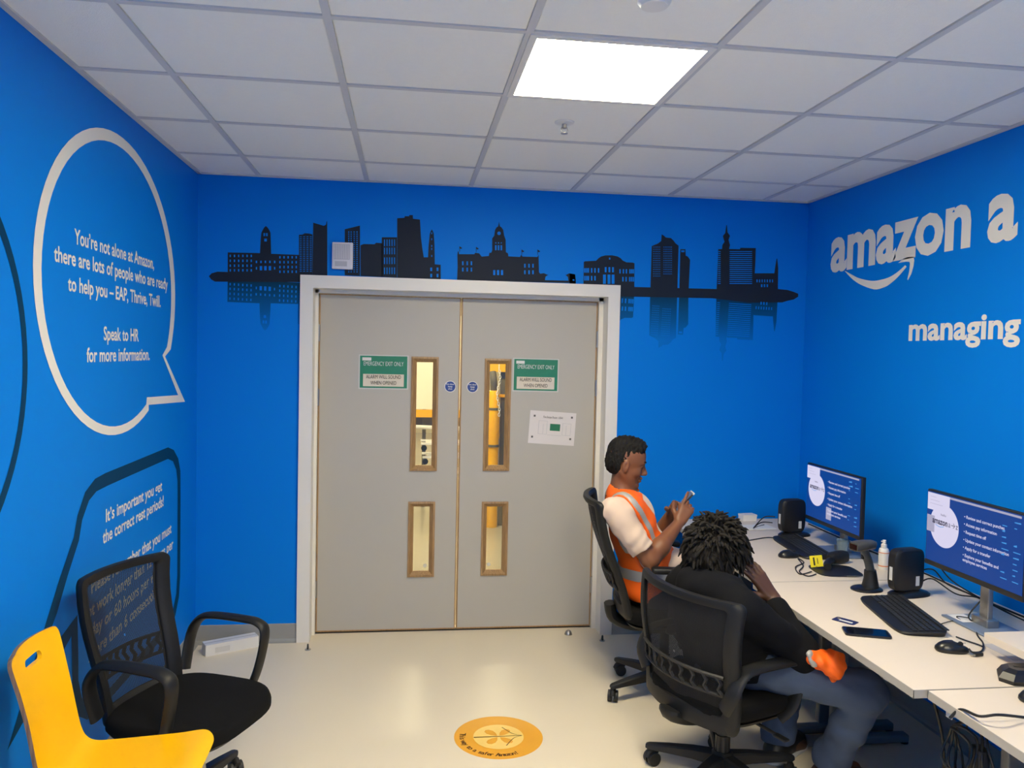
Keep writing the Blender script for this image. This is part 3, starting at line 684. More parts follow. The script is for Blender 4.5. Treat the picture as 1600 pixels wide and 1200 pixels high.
desk('white desk with the nearer monitor and smartphone on it', 2.70, XB, -2.522, -1.402)
desk('white desk at the bottom right with a monitor riser on it', 2.742, XB, -3.75, -2.528)
# white carton lying in the corner by the door
a = at(321.5, 1026.5, 2, 0); b = at(404, 1010.5, 2, 0)
d = (b-a); L = d.length; ang = math.atan2(d.y, d.x)
ct = thing('carton', 'long slim white carton on the floor by the left skirting', 'box', (a.x, a.y, 0), ang)
M_card = mat('white carton board', (226, 224, 222), .6, var=.02)
obj('carton_body', MB().box(0, L, 0, .075, 0, .062), M_card, ct)
obj('carton_flap', MB().box(-.0016, -.0004, .003, .072, .004, .060), mat('grey carton print', (196, 194, 194), .6), ct)
obj('shipping_label', MB().box(.05, .13, -.0008, -.0003, .012, .042), mat('pale label', (208, 206, 204), .6), ct)
obj('carton_seam', MB().box(.002, L-.002, .035, .040, .0622, .0626), mat('grey tape line', (160, 160, 165), .5), ct)
# ------------------------------------------------------------------ papers on the doors
M_paper = mat('white paper', (228, 226, 224), .5, var=.01)
M_green = mat('green print', (40, 128, 96), .35, var=.12, vscale=25, bump=.25, bscale=30)
M_sleeve = mat('clear plastic sleeve rim', (206, 208, 204), .25, var=.02)
M_ink = mat('black ink', (34, 32, 30), .6)
M_lblue = mat('fire door blue', (36, 66, 140), .4)
def sheet(name, label, cat_, corners, dy, m):
    P = [at(u, v, 1, DY-dy) for u, v in corners]; c = sum(P, Vector())/4
    ex = ((P[1]-P[0])+(P[2]-P[3])).normalized(); ey = Vector((0, -1, 0)).cross(ex)*-1; ey = Vector((-ex.z, 0, ex.x))
    w_ = ((P[1]-P[0]).length+(P[2]-P[3]).length)/2; h_ = ((P[0]-P[3]).length+(P[1]-P[2]).length)/2
    t = thing(name, label, cat_, c)
    return t, w_, h_, ex, ey
def rect(t, name, ex, ey, x0, x1, y0, y1, d, m, parent=None):
    mb = MB().prism([(x0, y0), (x1, y0), (x1, y1), (x0, y1)], d, d+.0003, ((0, 0, 0), ex, ey, (0, -1, 0)))
    return obj(name, mb, m, parent or t)
for side, cs in (('left', [(560.3,553.7),(639,555.7),(637.3,608.7),(560.3,607.7)]), ('right', [(801.5,559.5),(873,560.6),(873,613.3),(801,611)])):
    t, w_, h_, ex, ey = sheet('emergency_exit_sign', 'green emergency exit only sign on the %s door leaf' % side, 'sign', cs, .0035, None); tag(t, group='emergency exit signs')
    F = lambda x, y, d: (ex*x+ey*y+Vector((0, -d, 0)), ex, ey, (0, -1, 0))
    rect(t, 'plastic_sleeve', ex, ey, -w_/2, w_/2, -h_/2, h_/2, -.003, M_sleeve)
    rect(t, 'green_sheet', ex, ey, -w_*.475, w_*.475, -h_*.465, h_*.47, -.0024, M_green)
    rect(t, 'notice_panel', ex, ey, -w_*.41, w_*.41, -h_*.42, -h_*.06, -.0018, mat('cream notice panel', (222, 212, 196), .5))
    rect(t, 'corner_logo', ex, ey, -w_*.43, -w_*.25, h_*.33, h_*.42, -.0018, M_paper)
    text('lettering', 'EMERGENCY EXIT ONLY', F(0, h_*.185, .0016), w_*.80, h_*.12, M_paper, t, center=True, bold=-.002)
    text('lettering', 'ALARM WILL SOUND', F(0, -h_*.19, .0022-.0006), w_*.70, h_*.105, M_ink, t, center=True, bold=.0)
    text('lettering', 'WHEN OPENED', F(0, -h_*.365, .0016), w_*.52, h_*.105, M_ink, t, center=True, bold=.0)
t, w_, h_, ex, ey = sheet('evacuation_plan', 'white taped evacuation plan sheet on the right door leaf', 'notice', [(828.8,641),(900,645.8),(897.4,697),(825,692)], .0035, None)
F = lambda x, y, d: (ex*x+ey*y+Vector((0, -d, 0)), ex, ey, (0, -1, 0))
rect(t, 'paper_sheet', ex, ey, -w_/2, w_/2, -h_/2, h_/2, -.003, mat('glossy laminated paper', (226, 220, 218), .2))
rect(t, 'plan_callout', ex, ey, -w_*.05, w_*.17, -h_*.08, h_*.13, -.0024, mat('callout green', (44, 120, 84), .4))
for sx, sy in ((-.40, .34), (.41, .36), (-.42, -.30), (.41, -.30)): rect(t, 'tape_corner', ex, ey, w_*sx-.006, w_*sx+.006, h_*sy-.006, h_*sy+.006, -.0024, mat('tape mark', (96, 94, 92), .6))
lines = MB(); rl = random.Random(3)
for (x0, x1, y0, y1) in ((-.30,-.12,.2,.202),(-.30,-.297,-.2,.2),(-.30,-.12,-.2,-.198),(-.12,-.118,-.2,.2),(.22,.4,.16,.162),(.22,.222,-.2,.16),(.4,.402,-.2,.16),(.22,.4,-.2,-.198),(-.2,-.198,-.2,.1),(.3,.302,-.2,.1),(-.1,.2,-.22,-.218)):
    lines.prism([(x0*w_, y0*h_), (x1*w_+.0008, y0*h_), (x1*w_+.0008, y1*h_+.0008), (x0*w_, y1*h_+.0008)], -.0024, -.0022, ((0,0,0), ex, ey, (0,-1,0)))
obj('plan_lines', lines, mat('plan grey', (170, 172, 178), .5), t, kind='stuff')
text('lettering', 'Fire Escape Route - LBA4', F(0, h_*.30, .0018), w_*.42, h_*.06, M_ink, t, center=True, bold=.0)
for side, (u, v) in (('left', (703.5, 604)), ('right', (738.3, 604.7))):
    c = at(u, v, 1, DY-.003); r = .0345
    t = thing('fire_door_disc', 'small round blue keep shut disc on the %s door leaf' % side, 'sign', c, group='blue fire door discs')
    RX = Matrix.Rotation(math.pi/2, 4, 'X')
    obj('rim', MB().lathe([(0, -.003), (r, -.003), (r, -.0005), (0, -.0005)], 32, RX), M_paper, t)
    obj('blue_face', MB().lathe([(0, -.0005), (r*.9, -.0005), (r*.9, .0002), (0, .0002)], 32, RX), M_lblue, t)
    for s, z, ww in (('Fire door', .010, .05), ('keep', -.004, .026), ('shut', -.018, .024)):
        text('lettering', s, ((0, -.0006, z), (1,0,0), (0,0,1), (0,-1,0)), ww, .0095, M_paper, t, center=True, bold=.01)
# white sounder box over the doors
p = at(519, 378, 1, -.03); q = at(551, 421, 1, -.03)
t = thing('wall_sounder', 'small white louvred alarm box on the wall above the doors', 'alarm', ((p.x+q.x)/2, 0, (p.z+q.z)/2)); hw, hh_ = (q.x-p.x)/2, (p.z-q.z)/2
M_snd = mat('cool white plastic', (214, 212, 220), .45)
obj('housing', MB().rbox((0, -.016, 0), (hw*2, .032, hh_*2), .004), M_snd, t, 40)
obj('grille', MB().box(-hw*.82, hw*.72, -.0335, -.0321, -hh_*.28, hh_*.86), mat('grey grille', (178, 178, 190), .5), t)
for i in range(9):
    x = -hw*.78+i*hw*.17
    obj('louvre', MB().box(x, x+hw*.07, -.0365, -.0336, -hh_*.24, hh_*.82), M_snd, t)
obj('label_plate', MB().box(-hw*.72, hw*.45, -.0335, -.0321, -hh_*.80, -hh_*.42), mat('grey grille', (178, 178, 190), .5), t)
# floor sticker
c = at(778, 1152, 2, 0)
st = thing('floor_sticker', 'round orange floor sticker with arrow and safety slogan', 'floor sticker', (c.x+.003, c.y+.005, 0))
M_or = mat('orange vinyl', (232, 166, 44), .45, var=.04, vscale=12); M_or2 = mat('pale orange vinyl', (242, 206, 116), .45, var=.03); M_brn = mat('dark brown print', (84, 50, 6), .6)
disc = lambda r, z0, z1, n=64: MB().lathe([(0, z0), (r, z0), (r, z1), (0, z1)], n)
obj('disc', disc(.197, 0, .0006), M_or, st); obj('inner_disc', disc(.112, .0006, .0010), M_or2, st)
FF = lambda x, y, z: ((x, y, z), (1,0,0), (0,1,0), (0,0,1))
for a in (50, 130, 230, 310):
    d = math.radians(a); ax = Vector((math.cos(d), math.sin(d), 0)); ay = Vector((-ax.y, ax.x, 0))
    obj('petal', MB().flat([(.008, 0), (.03, .014), (.055, .020), (.075, .014), (.082, 0), (.075, -.014), (.055, -.020), (.03, -.014)], ((0, 0, .0013), ax, ay, (0,0,1))), M_or, st)
obj('arrow_shaft', MB().prism([(-.11, -.0035), (-.03, -.0022), (.105, -.0014), (.105, .0014), (-.03, .0022), (-.11, .0035)], .0014, .0017, FF(0,0,0)), M_brn, st)
for s in (-1, 1):
    pth = smooth_path([(.106, 0, 0), (.065, s*.022, 0), (.025, s*.085, 0)], 5)
    L_ = [(p.x-.0022, p.y) for p in pth]; R_ = [(p.x+.0022, p.y) for p in pth]
    obj('arrow_barb', ring(L_, R_, FF(0, 0, .0015), False), M_brn, st)
slogan = 'This way to a safer Amazon!'
for i, ch in enumerate(slogan):
    if ch == ' ': continue
    a = math.radians(168+i*(292-168)/(len(slogan)-1)); rr_ = .172
    ex = Vector((-math.sin(a), math.cos(a), 0)); ey = Vector((-math.cos(a), -math.sin(a), 0))
    me = text_mesh(ch, None, .025, .025); wd = max(v.co.x for v in me.vertices)
    for v in me.vertices: v.co = Vector((rr_*math.cos(a), rr_*math.sin(a), .0010)) + ex*(v.co.x-wd/2) + ey*v.co.y
    obj('letter', me, M_brn, st)

# ------------------------------------------------------------------ things on the desks
M_blk = mat('matt black plastic', (20, 20, 22), .5, var=.06, bump=.08, bscale=300)
M_blk2 = mat('satin black plastic', (24, 25, 28), .3, var=.05)
M_key = mat('dark grey keycap', (40, 41, 45), .5)
M_lab = mat('white sticker', (205, 205, 205), .6)
def emis(name, c, s): return mat(name, (9, 9, 11), .35, emit=c, estr=s, var=.0, spec=.3)
SCR = .27
M_sblue = emis('screen blue', (8, 62, 140), SCR); M_swht = emis('screen white', (214, 210, 236), SCR); M_sgrey = emis('screen grey', (166, 164, 190), SCR); M_sdk = emis('screen ink', (60, 58, 80), SCR); M_scy = emis('screen cyan', (70, 150, 220), SCR)
def monitor(label, x, y0, y1, z0, z1, variant):
    """screen faces -x; y0 far edge, y1 near edge (y0 > y1)"""
    cy = (y0+y1)/2; t = thing('monitor', label, 'monitor', (x, cy, DZ)); hw = (y0-y1)/2; a, b = z0-DZ, z1-DZ
    obj('casing', MB().rbox((.014, 0, (a+b)/2), (.022, hw*2, b-a), .004), M_blk, t, 40)
    obj('back_bulge', MB().rbox((.036, 0, (a+b)/2-.01), (.03, hw*1.1, (b-a)*.6), .012), M_blk, t, 40)
    obj('bezel', MB().box(.0015, .0032, -hw+.001, hw-.001, a+.001, a+.020), M_blk2, t)
    sc = obj('screen', MB().box(.0012, .0032, -hw+.007, hw-.007, a+.021, b-.007), M_sblue, t, label='glowing blue screen with white circle and bullet list')
    W_, H_ = 2*hw-.014, b-a-.028; zb = a+.021
    # screen-space fractions: u from the far (left in view) edge, v from the bottom
    FS = lambda u, v, d: ((.0011-d, hw-.007-u*W_, zb+v*H_), (0, -1, 0), (0, 0, 1), (-1, 0, 0))
    def pr(name, pts, d, m): obj(name, MB().flat([(p[0]*W_, p[1]*H_) for p in pts], FS(0, 0, d)), m, sc)
    R = lambda u0, u1, v0, v1: [(u0, v0), (u1, v0), (u1, v1), (u0, v1)]
    circ = [(.20+.165*math.cos(i*math.pi/24), .55+.165*W_/H_*math.sin(i*math.pi/24)) for i in range(48)]
    pr('white_circle', circ, .0001, M_swht); pr('window_panel', R(0, .255, .74, .985), .0002, M_swht); pr('toolbar', R(.255, .97, .955, .985), .0002, M_sgrey)
    if variant: pr('side_window', R(0, .09, .42, .66), .0003, M_sgrey)
    else: pr('side_window', R(.40, .50, .07, .30), .0003, M_sgrey)
    for i in range(3): pr('window_line', R(.03, .10+.04*i, .93-.05*i, .935-.05*i), .0004, M_sgrey)
    T = lambda s, u, v, w__, cap, m, bold=.01: text('lettering', s, FS(u, v, .0004), w__*W_ if w__ else None, cap*H_, m, sc, bold=bold)
    T('amazon', .065, .56, .175, .085, M_sdk, .03); T('a\u2192z', .25, .56, .105, .08, M_sdk, 0); T('hello', .16, .69, .06, .03, M_sdk, 0)
    sm = smooth_path([(.10, .545, 0), (.15, .525, 0), (.20, .543, 0)], 4)
    obj('smile', ring([(p.x*W_, p.y*H_-.0012) for p in sm], [(p.x*W_, p.y*H_+.0012) for p in sm], FS(0, 0, .0004), False), M_scy, sc)
    for s, v, ww in (('\u2022 Review and correct punches', .755, .40), ('\u2022 Access pay information', .655, .33), ('\u2022 Request time off', .55, .23), ('\u2022 Update your contact information', .44, .45), ('\u2022 Apply for a transfer', .335, .28), ('\u2022 Explore your benefits and', .23, .36), ('   employee services', .165, .25)):
        T(s, .42, v, ww, .042, M_swht, .015)
    ic = MB(); ri = random.Random(5+variant)
    for u in (.80, .91):
        for k in range(11):
            v = .88-k*.075; w1 = ri.uniform(.02, .07)
            if ri.random() < .8: ic.flat([(u*W_, v*H_), ((u+w1)*W_, v*H_), ((u+w1)*W_, (v+ri.choice((.012, .02, .03)))*H_), (u*W_, (v+.012)*H_)], FS(0, 0, .0006))
    obj('desktop_icons', ic, M_scy, sc, kind='stuff')
    obj('neck', MB().rbox((.075, 0, a*.5+.09), (.022, .045, a+.17), .004), M_steel, t, 40)
    obj('pivot', MB().cyl((.05, 0, (a+b)/2), (.075, 0, (a+b)/2), .03, 20), M_blk, t, 40)
    obj('neck_foot', MB().rbox((.072, 0, .022), (.05, .085, .03), .004), M_steel, t, 40)
    obj('base_plate', MB().rbox((.070, 0, .0045), (.17, .25, .008), .003), mat('grey-blue metal plate', (118, 132, 156), .35, metal=.2), t, 40)
    return t
monitor('far monitor on the desk near the room corner', 3.33, -.655, -1.178, .845, 1.148, 0)
monitor('nearer monitor at the right picture edge', 3.262, -1.752, -2.272, .893, 1.195, 1)
obj('paper_note', MB().box(3.265, 3.335, -1.985, -1.895, DZ+.0090, DZ+.0094), M_paper, label='white paper note on the nearer monitor base plate', cat='paper')
def thin_client(label, u, v, rz, wd=.152, h=.185):
    p = at(u, v, 2, DZ); t = thing('mini_computer', label, 'computer', (p.x, p.y, DZ), rz, 'black mini computers')
    obj('case', loft([[(x*f, y_, z) for x, z in [(a*1.0, c_+h/2+.022) for a, c_ in superell(wd/2*f, h/2*f, 5)]] for f, y_ in ((.93, -.026), (1, -.018), (1, .018), (.93, .026))]), M_blk, t, 40)
    obj('foot', loft([[(x*f+.02, y*f, z) for x, y in superell(wd*.62, .05, 2.5)] for f, z in ((1, 0), (1, .008), (.86, .016), (.45, .026))]), M_blk2, t, 50)
    obj('service_label', MB().box(wd*.18, wd*.30, -.0272, -.0262, .045, .085), M_lab, t)
    obj('front_port_strip', MB().box(-wd/2-.0012, -wd/2+.0002, -.008, .008, .07, .125), M_lab, t)
    return t
thin_client('black mini computer standing beside the far monitor', 1236, 837, math.radians(8))
thin_client('black mini computer standing beside the spray bottle', 1414, 930, math.radians(10), .155, .178)
def keyboard(label, ends, wid):
    a, b = Vector((*ends[0], DZ)), Vector((*ends[1], DZ)); c = (a+b)/2; d = b-a; L = d.length; rz = math.atan2(d.y, d.x)+math.pi/2
    t = thing('keyboard', label, 'keyboard', c, rz)       # local: length along y, user side -x
    obj('body', loft([[(x*f, y*f, z+(.012*(x*f/wid+.5) if z > .004 else 0)) for x, y in superell(wid/2, L/2, 6)] for f, z in ((.97, 0), (1, .006), (.985, .011))]), M_blk, t, 40)
    ks = MB()
    for r in range(6):
        x = wid*(.40-r*.115)-(.0 if r else -.004); y = -L*.47
        rk = random.Random(r)
        while y < L*.46:
            kw = .0165 if (r < 5 or abs(y+L*.15) > .05) else .10
            if .27*L < y < .285*L or .12*L < y < .132*L: y += .006; continue
            ks.box(x-.0075, x+.0075, y, min(y+kw, L*.47), .0115+.012*(x/wid+.5), .0150+.012*(x/wid+.5)); y += kw+.0028
    obj('keys', ks, M_key, t, kind='stuff')
    return t
keyboard('black keyboard in front of the far monitor', ((3.245, -.585), (3.20, -1.05)), .155)
keyboard('black keyboard between the smartphone and nearer monitor', ((3.128, -1.665), (3.035, -2.10)), .185)
def mouse(label, p, rz):
    t = thing('computer_mouse', label, 'mouse', (p[0], p[1], DZ), rz)
    L = []
    for f, z in ((.92, 0), (1, .006), (.98, .014), (.86, .025), (.62, .033), (.3, .0365), (.05, .037)):
        L.append([(x*f+(.004 if z > .02 else 0), y*f, z*(1-.35*max(0, x/.055))) for x, y in superell(.055, .031, 2.3, 32)])
    obj('shell', loft(L), M_blk2, t, 60)
    obj('wheel', MB().cyl((.028, -.003, .027), (.028, .003, .027), .008, 14), M_key, t, 40)
    obj('button_gap', MB().box(.0, .045, -.0006, .0006, .0295, .0305), M_blk, t)
    return t
mouse('black mouse beside the far keyboard', (3.075, -.985), math.radians(5)); mouse('black mouse in front of the nearer monitor', (3.035, -2.235), math.radians(-12)); p = at(1606, 1096, 2, DZ); mouse('black mouse cut off at the bottom right picture edge', (p.x+.03, p.y), 0)
# smartphone and card
def slab(name, label, cat_, c, rz, sx, sy, sz, m, parts):
    t = thing(name, label, cat_, (c[0], c[1], DZ), rz)
    obj('body', loft([[(x*f, y*f, z) for x, y in superell(sx/2, sy/2, 9)] for f, z in ((.985, 0), (1, sz*.4), (.985, sz))]), m, t, 40)
    for nm, x0, x1, y0, y1, mm in parts: obj(nm, MB().box(x0, x1, y0, y1, sz, sz+.0003), mm, t)
    return t
slab('smartphone', 'black smartphone lying near the desk front edge', 'phone', (2.836, -2.052), math.atan2(-.05, .142), .158, .085, .008, M_blk2, [('display', -.073, .073, -.038, .038, mat('dark phone glass', (8, 14, 26), .08))])
slab('id_card', 'small navy bank card beside the smartphone', 'card', (2.834, -1.915), math.atan2(-.08, .045)+.1, .086, .054, .0012, mat('navy card', (36, 40, 84), .4), [('white_stripe', -.02, .03, -.012, .002, M_lab), ('chip', -.034, -.022, .004, .014, mat('gold chip', (190, 170, 110), .3, metal=.6))])
# spray bottle
p = at(1380, 889, 2, DZ)
t = thing('spray_bottle', 'small white spray bottle between the two mini computers', 'bottle', (p.x, p.y, DZ))
obj('bottle', MB().lathe([(0, 0), (.021, 0), (.023, .004), (.023, .085), (.020, .097), (.012, .103), (0, .103)], 28), M_card, t, 50)
obj('label_band', MB().lathe([(.0233, .015), (.0236, .016), (.0236, .019), (.0233, .02)], 28).lathe([(.0233, .078), (.0236, .079), (.0236, .081), (.0233, .082)], 28), mat('orange line', (214, 130, 90), .5), t, 50)
obj('collar', MB().lathe([(.013, .100), (.014, .101), (.013, .118), (.008, .121), (0, .121)], 20), M_card, t, 50)
obj('nozzle', MB().lathe([(.007, .121), (.0085, .122), (.008, .138), (0, .139)], 16).cyl((-.004, 0, .132), (-.014, 0, .132), .0035, 10), M_card, t, 50)
# barcode scanner on its stand
c = Vector(((3.107+3.20)/2, -1.535, DZ))
t = thing('barcode_scanner', 'black hand scanner leaning on its round-footed stand', 'scanner', c, math.radians(8))
obj('stand_foot', loft([[(x*f, y*f, z) for x, y in superell(.068, .055, 2.2)] for f, z in ((1, 0), (1, .005), (.9, .010), (.55, .014))]), M_blk2, t, 50)
obj('stand_cup', MB().tube([(.018, 0, .01), (.018, 0, .05), (.014, 0, .085)], [.036, .028, .024], 16), M_blk, t, 50)
obj('handle', MB().tube(smooth_path([(.018, 0, .07), (.004, 0, .12), (-.018, 0, .165), (-.03, 0, .185)], 5), .019, 14, flatten=((0, 1, 0), .85)), mat('scanner grey', (62, 64, 66), .35), t, 50)
obj('scan_head', loft([[(q, y*w1, .195+z*h1+dz) for y, z in superell(1, 1, 3, 20)] for q, w1, h1, dz in ((.035, .012, .010, .003), (.02, .026, .019, .0), (-.02, .028, .021, 0), (-.06, .030, .021, -.004), (-.075, .028, .018, -.006))]), mat('scanner head sheen', (74, 72, 68), .35), t, 50)  # light reflected by the black head is put into its greyer colour
obj('scan_window', MB().box(-.0768, -.0752, -.022, .022, .178, .200), mat('dark scan window', (22, 8, 10), .1), t)
obj('trigger', MB().rbox((-.026, 0, .150), (.014, .012, .032), .004, 2, Matrix.Translation((0, 0, 0))), M_blk2, t, 40)
# second scanner lying on its side, mat, tag, cable
t = thing('barcode_scanner', 'black hand scanner lying on its side behind the yellow tag', 'scanner', (3.235, -1.12, DZ), math.radians(200))
obj('handle', MB().tube(smooth_path([(0, 0, .022), (.05, .018, .020), (.10, .05, .018), (.125, .075, .017)], 4), .017, 12), M_blk, t, 50)
obj('scan_head', loft([[(q, y*w1, .030+z*h1) for y, z in superell(1, 1, 3, 20)] for q, w1, h1 in ((.03, .016, .014), (.01, .028, .026), (-.05, .032, .029), (-.075, .030, .027))]), M_blk, t, 50)
obj('scan_window', MB().box(-.0768, -.0752, -.022, .022, .014, .044), mat('dark scan window', (22, 8, 10), .1), t)
t = thing('mouse_mat', 'black rounded mat in front of the scanner stand', 'mat', (3.175, -1.245, DZ), math.radians(-6))
obj('mat_sheet', loft([[(x, y, z) for x, y in superell(.105, .10, 4)] for z in (0, .004)]), M_blk, t, 40)
obj('mat_edge', MB().box(.01, .10, -.1005, -.096, .0042, .0048), mat('pale edge strip', (150, 150, 150), .5), t)
p = at(1277, 889, 2, DZ)
t = thing('cable_tag', 'yellow printed tag on a black cable by the mouse mat', 'tag', (p.x, p.y, DZ+.006), math.radians(-20))
obj('tag_card', MB().box(-.028, .028, -.0012, .0, .004, .058, Matrix.Rotation(math.radians(-10), 4, 'Y')), mat('yellow tag', (244, 226, 40), .5), t)
obj('tag_print', MB().box(-.014, -.007, -.0018, -.0013, .012, .050, Matrix.Rotation(math.radians(-10), 4, 'Y')).box(.004, .007, -.0018, -.0013, .018, .046, Matrix.Rotation(math.radians(-10), 4, 'Y')), M_ink, t, kind='stuff')
obj('tag_loop', MB().tube(smooth_path([(.0, .001, .006), (.01, .012, 0), (.0, .03, -.002), (-.02, .02, -.002), (-.012, .004, .004)], 4, True), .0022, 8, True), M_blk, t, 50)
def cable(name, label, pts, r=.0028, m=None): return obj(name, MB().tube(smooth_path(pts, 8), r, 8), m or M_blk, smooth=60, label=label, cat='cable')
D1 = lambda u, v, z=.0045: tuple(at(u, v, 2, DZ+z))
cable('scanner_cable', 'looped thin black cable left of the yellow tag', [D1(1268, 893), D1(1250, 897), D1(1243, 886), D1(1256, 879), D1(1247, 873), D1(1255, 884), D1(1249, 893), D1(1262, 900), D1(1275, 897)])
cable('keyboard_cable', 'straight black cable at the far keyboard end', [(3.18, -.60, DZ+.006), D1(1196, 840), D1(1172, 844), D1(1150, 848)])
cable('mouse_cable', 'thin black mouse cable by the nearer monitor', [(3.09, -2.247, DZ+.012), D1(1520, 1019), D1(1534, 1017), D1(1536, 1005), D1(1527, 992), D1(1523, 975), (3.30, -1.97, DZ+.03), (3.35, -1.98, DZ+.10)])
cable('keyboard_cable', 'thin black cable from the nearer keyboard across the desk', [D1(1494, 995), D1(1510, 1001), D1(1528, 1007), D1(1535, 1010)])
cable('mouse_plug_cable', 'short black cable with plug under the nearer monitor', [D1(1470, 975), D1(1490, 970), D1(1508, 974), (3.28, -1.93, DZ+.012), (3.3, -1.97, DZ+.02)], .002)
p = at(1528, 1025, 2, DZ)
t = thing('usb_plug', 'small black plug lying beside the nearer mouse', 'plug', (p.x, p.y, DZ), math.radians(10))
obj('plug_body', MB().rbox((0, 0, .006), (.034, .016, .011), .003), M_blk, t, 40); obj('plug_tip', MB().box(-.029, -.017, -.006, .006, .0035, .0085), M_steel, t)
for n, (dy, up) in enumerate(((0, .13), (.02, .09), (-.03, .05))):
    cable('computer_cable', 'black cable arching behind the near mini computer, %s' % ('highest', 'middle', 'lowest')[n], [(3.345, -1.60+dy*.5, DZ+up), (3.39, -1.63, DZ+up+.02), (3.44, -1.68+dy, DZ+up*.6), (3.50, -1.78, DZ+.03), (3.53, -1.95, DZ+.006), (3.55, -2.2-dy, DZ+.004)], .003)
for n, (dy, up) in enumerate(((0, .10), (.03, .06))):
    cable('computer_cable', 'black cable behind the far mini computer, %s loop' % ('upper', 'lower')[n], [(3.235, -.50+dy, DZ+up), (3.19, -.46+dy, DZ+up*.9), (3.16, -.40, DZ+.02), (3.20, -.33, DZ+.004), (3.28, -.27, DZ+.004)], .003)
cable('desk_cable', 'long black cable running along the wall behind the monitors', [(3.57, -.25, DZ+.004), (3.56, -.8, DZ+.004), (3.575, -1.3, DZ+.004), (3.56, -1.7, DZ+.004), (3.575, -2.2, DZ+.004), (3.57, -2.6, DZ+.004)], .004)
# papers and box at the far corner
p = at(1180, 824, 2, DZ)
t = thing('paper_stack', 'flat pale paper stack at the far end of the desks', 'paper', (p.x, p.y, DZ), math.radians(4))
for k in range(3): obj('sheet', MB().box(-.10+.004*k, .11-.003*k, -.06+.003*k, .06, .0012*k, .0012*k+.001), M_paper, t)
p = at(1179, 818, 2, DZ)
t = thing('small_carton', 'small white box by the cables at the back wall', 'box', (p.x, p.y+.10, DZ), math.radians(6))
obj('box_body', MB().box(-.045, .045, -.03, .03, 0, .035), M_card, t); obj('box_lid', MB().box(-.0465, .0465, -.0315, .0315, .027, .0365), M_card, t)
# clear plastic cup under the far monitor
p = at(1316, 870, 2, DZ)
t = thing('plastic_cup', 'clear plastic cup under the far monitor', 'cup', (p.x, p.y, DZ))
obj('cup_wall', MB().lathe([(.022, 0), (.030, .085), (.0288, .085), (.021, .002), (0, .002)], 24), mat('cloudy clear plastic', (190, 210, 220), .15, trans=.7, alpha=.7), t, 50)
obj('cup_rim', MB().lathe([(.030, .083), (.032, .085), (.030, .087), (.0288, .085)], 24), mat('cloudy clear plastic', (190, 210, 220), .15), t, 50)
# monitor riser, papers and reader at the right edge
a = at(1538, 988, 2, .80)
t = thing('monitor_riser', 'white monitor riser shelf at the right picture edge', 'riser', (a.x, a.y, DZ))
obj('shelf', MB().box(0, .30, -.50, 0, .055, .08), M_desk, t)
for y0_, y1_ in ((-.50, -.484),): obj('side', MB().box(.0, .29, y0_, y1_, 0, .055), M_desk, t)
obj('side', MB().box(.10, .29, -.10, -.084, 0, .055), M_desk, t)
p = at(1575, 1014, 2, DZ)
obj('paper_sheet', MB().box(p.x-.06, p.x+.12, p.y-.10, p.y+.05, DZ, DZ+.0006), mat('grey printed paper', (190, 186, 190), .6), label='printed sheet tucked under the monitor riser', cat='paper')
p = at(1585, 1062, 2, DZ)
t = thing('card_reader', 'black faceted card reader at the right picture edge', 'reader', (p.x+.03, p.y-.0, DZ), math.radians(-10))
obj('body', loft([[(x*f, y*f, z) for x, y in [(-.085, -.02), (-.06, -.055), (.06, -.055), (.09, 0), (.06, .055), (-.055, .045)]] for f, z in ((1, 0), (1.02, .012), (.85, .030), (.6, .040))]), M_blk2, t)
obj('slot', MB().box(-.03, .03, -.004, .004, .0402, .0412), M_blk, t)
cable('reader_cable', 'thick black cable curving over the right desk edge', [tuple(at(1484, 1122, 0, 2.73)), (2.75, -2.66, DZ+.002), D1(1530, 1119, .02), D1(1560, 1117, .03), D1(1600, 1121, .012), D1(1640, 1128, .004)], .004)
# bundle of cables and adaptor hanging below the right desk
b0 = Vector((2.88, -2.52, .54))
t = thing('cable_bundle', 'coiled black cables with adaptor hanging under the right desk', 'cable', b0)
for k in range(4):
    cpts = [(.02*k-.03+.012*math.sin(3*a_+k), (.055+.008*k)*math.cos(a_), -.02+(.075+.006*k)*math.sin(a_)) for a_ in [i*2*math.pi/14 for i in range(14)]]
    obj('cable_loop', MB().tube(smooth_path(cpts, 3, True), .0042, 8, True), M_blk2, t, 60)
obj('adaptor', MB().rbox((.01, -.045, -.03), (.04, .05, .10), .008), M_blk, t, 40)
obj('hanger', MB().tube(smooth_path([(0, 0, .055), (.004, .004, .10), (-.01, 0, .152)], 4), .003, 8), M_blk, t, 50)
cable('floor_cable', 'black cable sagging under the desks to the floor', [(2.90, -2.30, .66), (2.98, -2.28, .45), (3.02, -2.25, .25), (2.99, -2.32, .12), (2.95, -2.45, .14), (2.90, -2.50, .30), (2.87, -2.52, .44)], .005)
for (u, v), nm in (((1383, 1057), 'nearer'), ((1482, 1116), 'right')):
    p = at(u, v, 2, .685)
    t = thing('desk_clip', 'small shiny metal clip under the %s desk front edge' % nm, 'clip', (p.x+.01, p.y, DZ-.0265))
    obj('clip_body', MB().box(-.006, .02, -.012, .012, -.014, 0), M_steel, t); obj('clip_lip', MB().box(-.009, -.006, -.012, .012, -.020, -.004), M_lab, t)
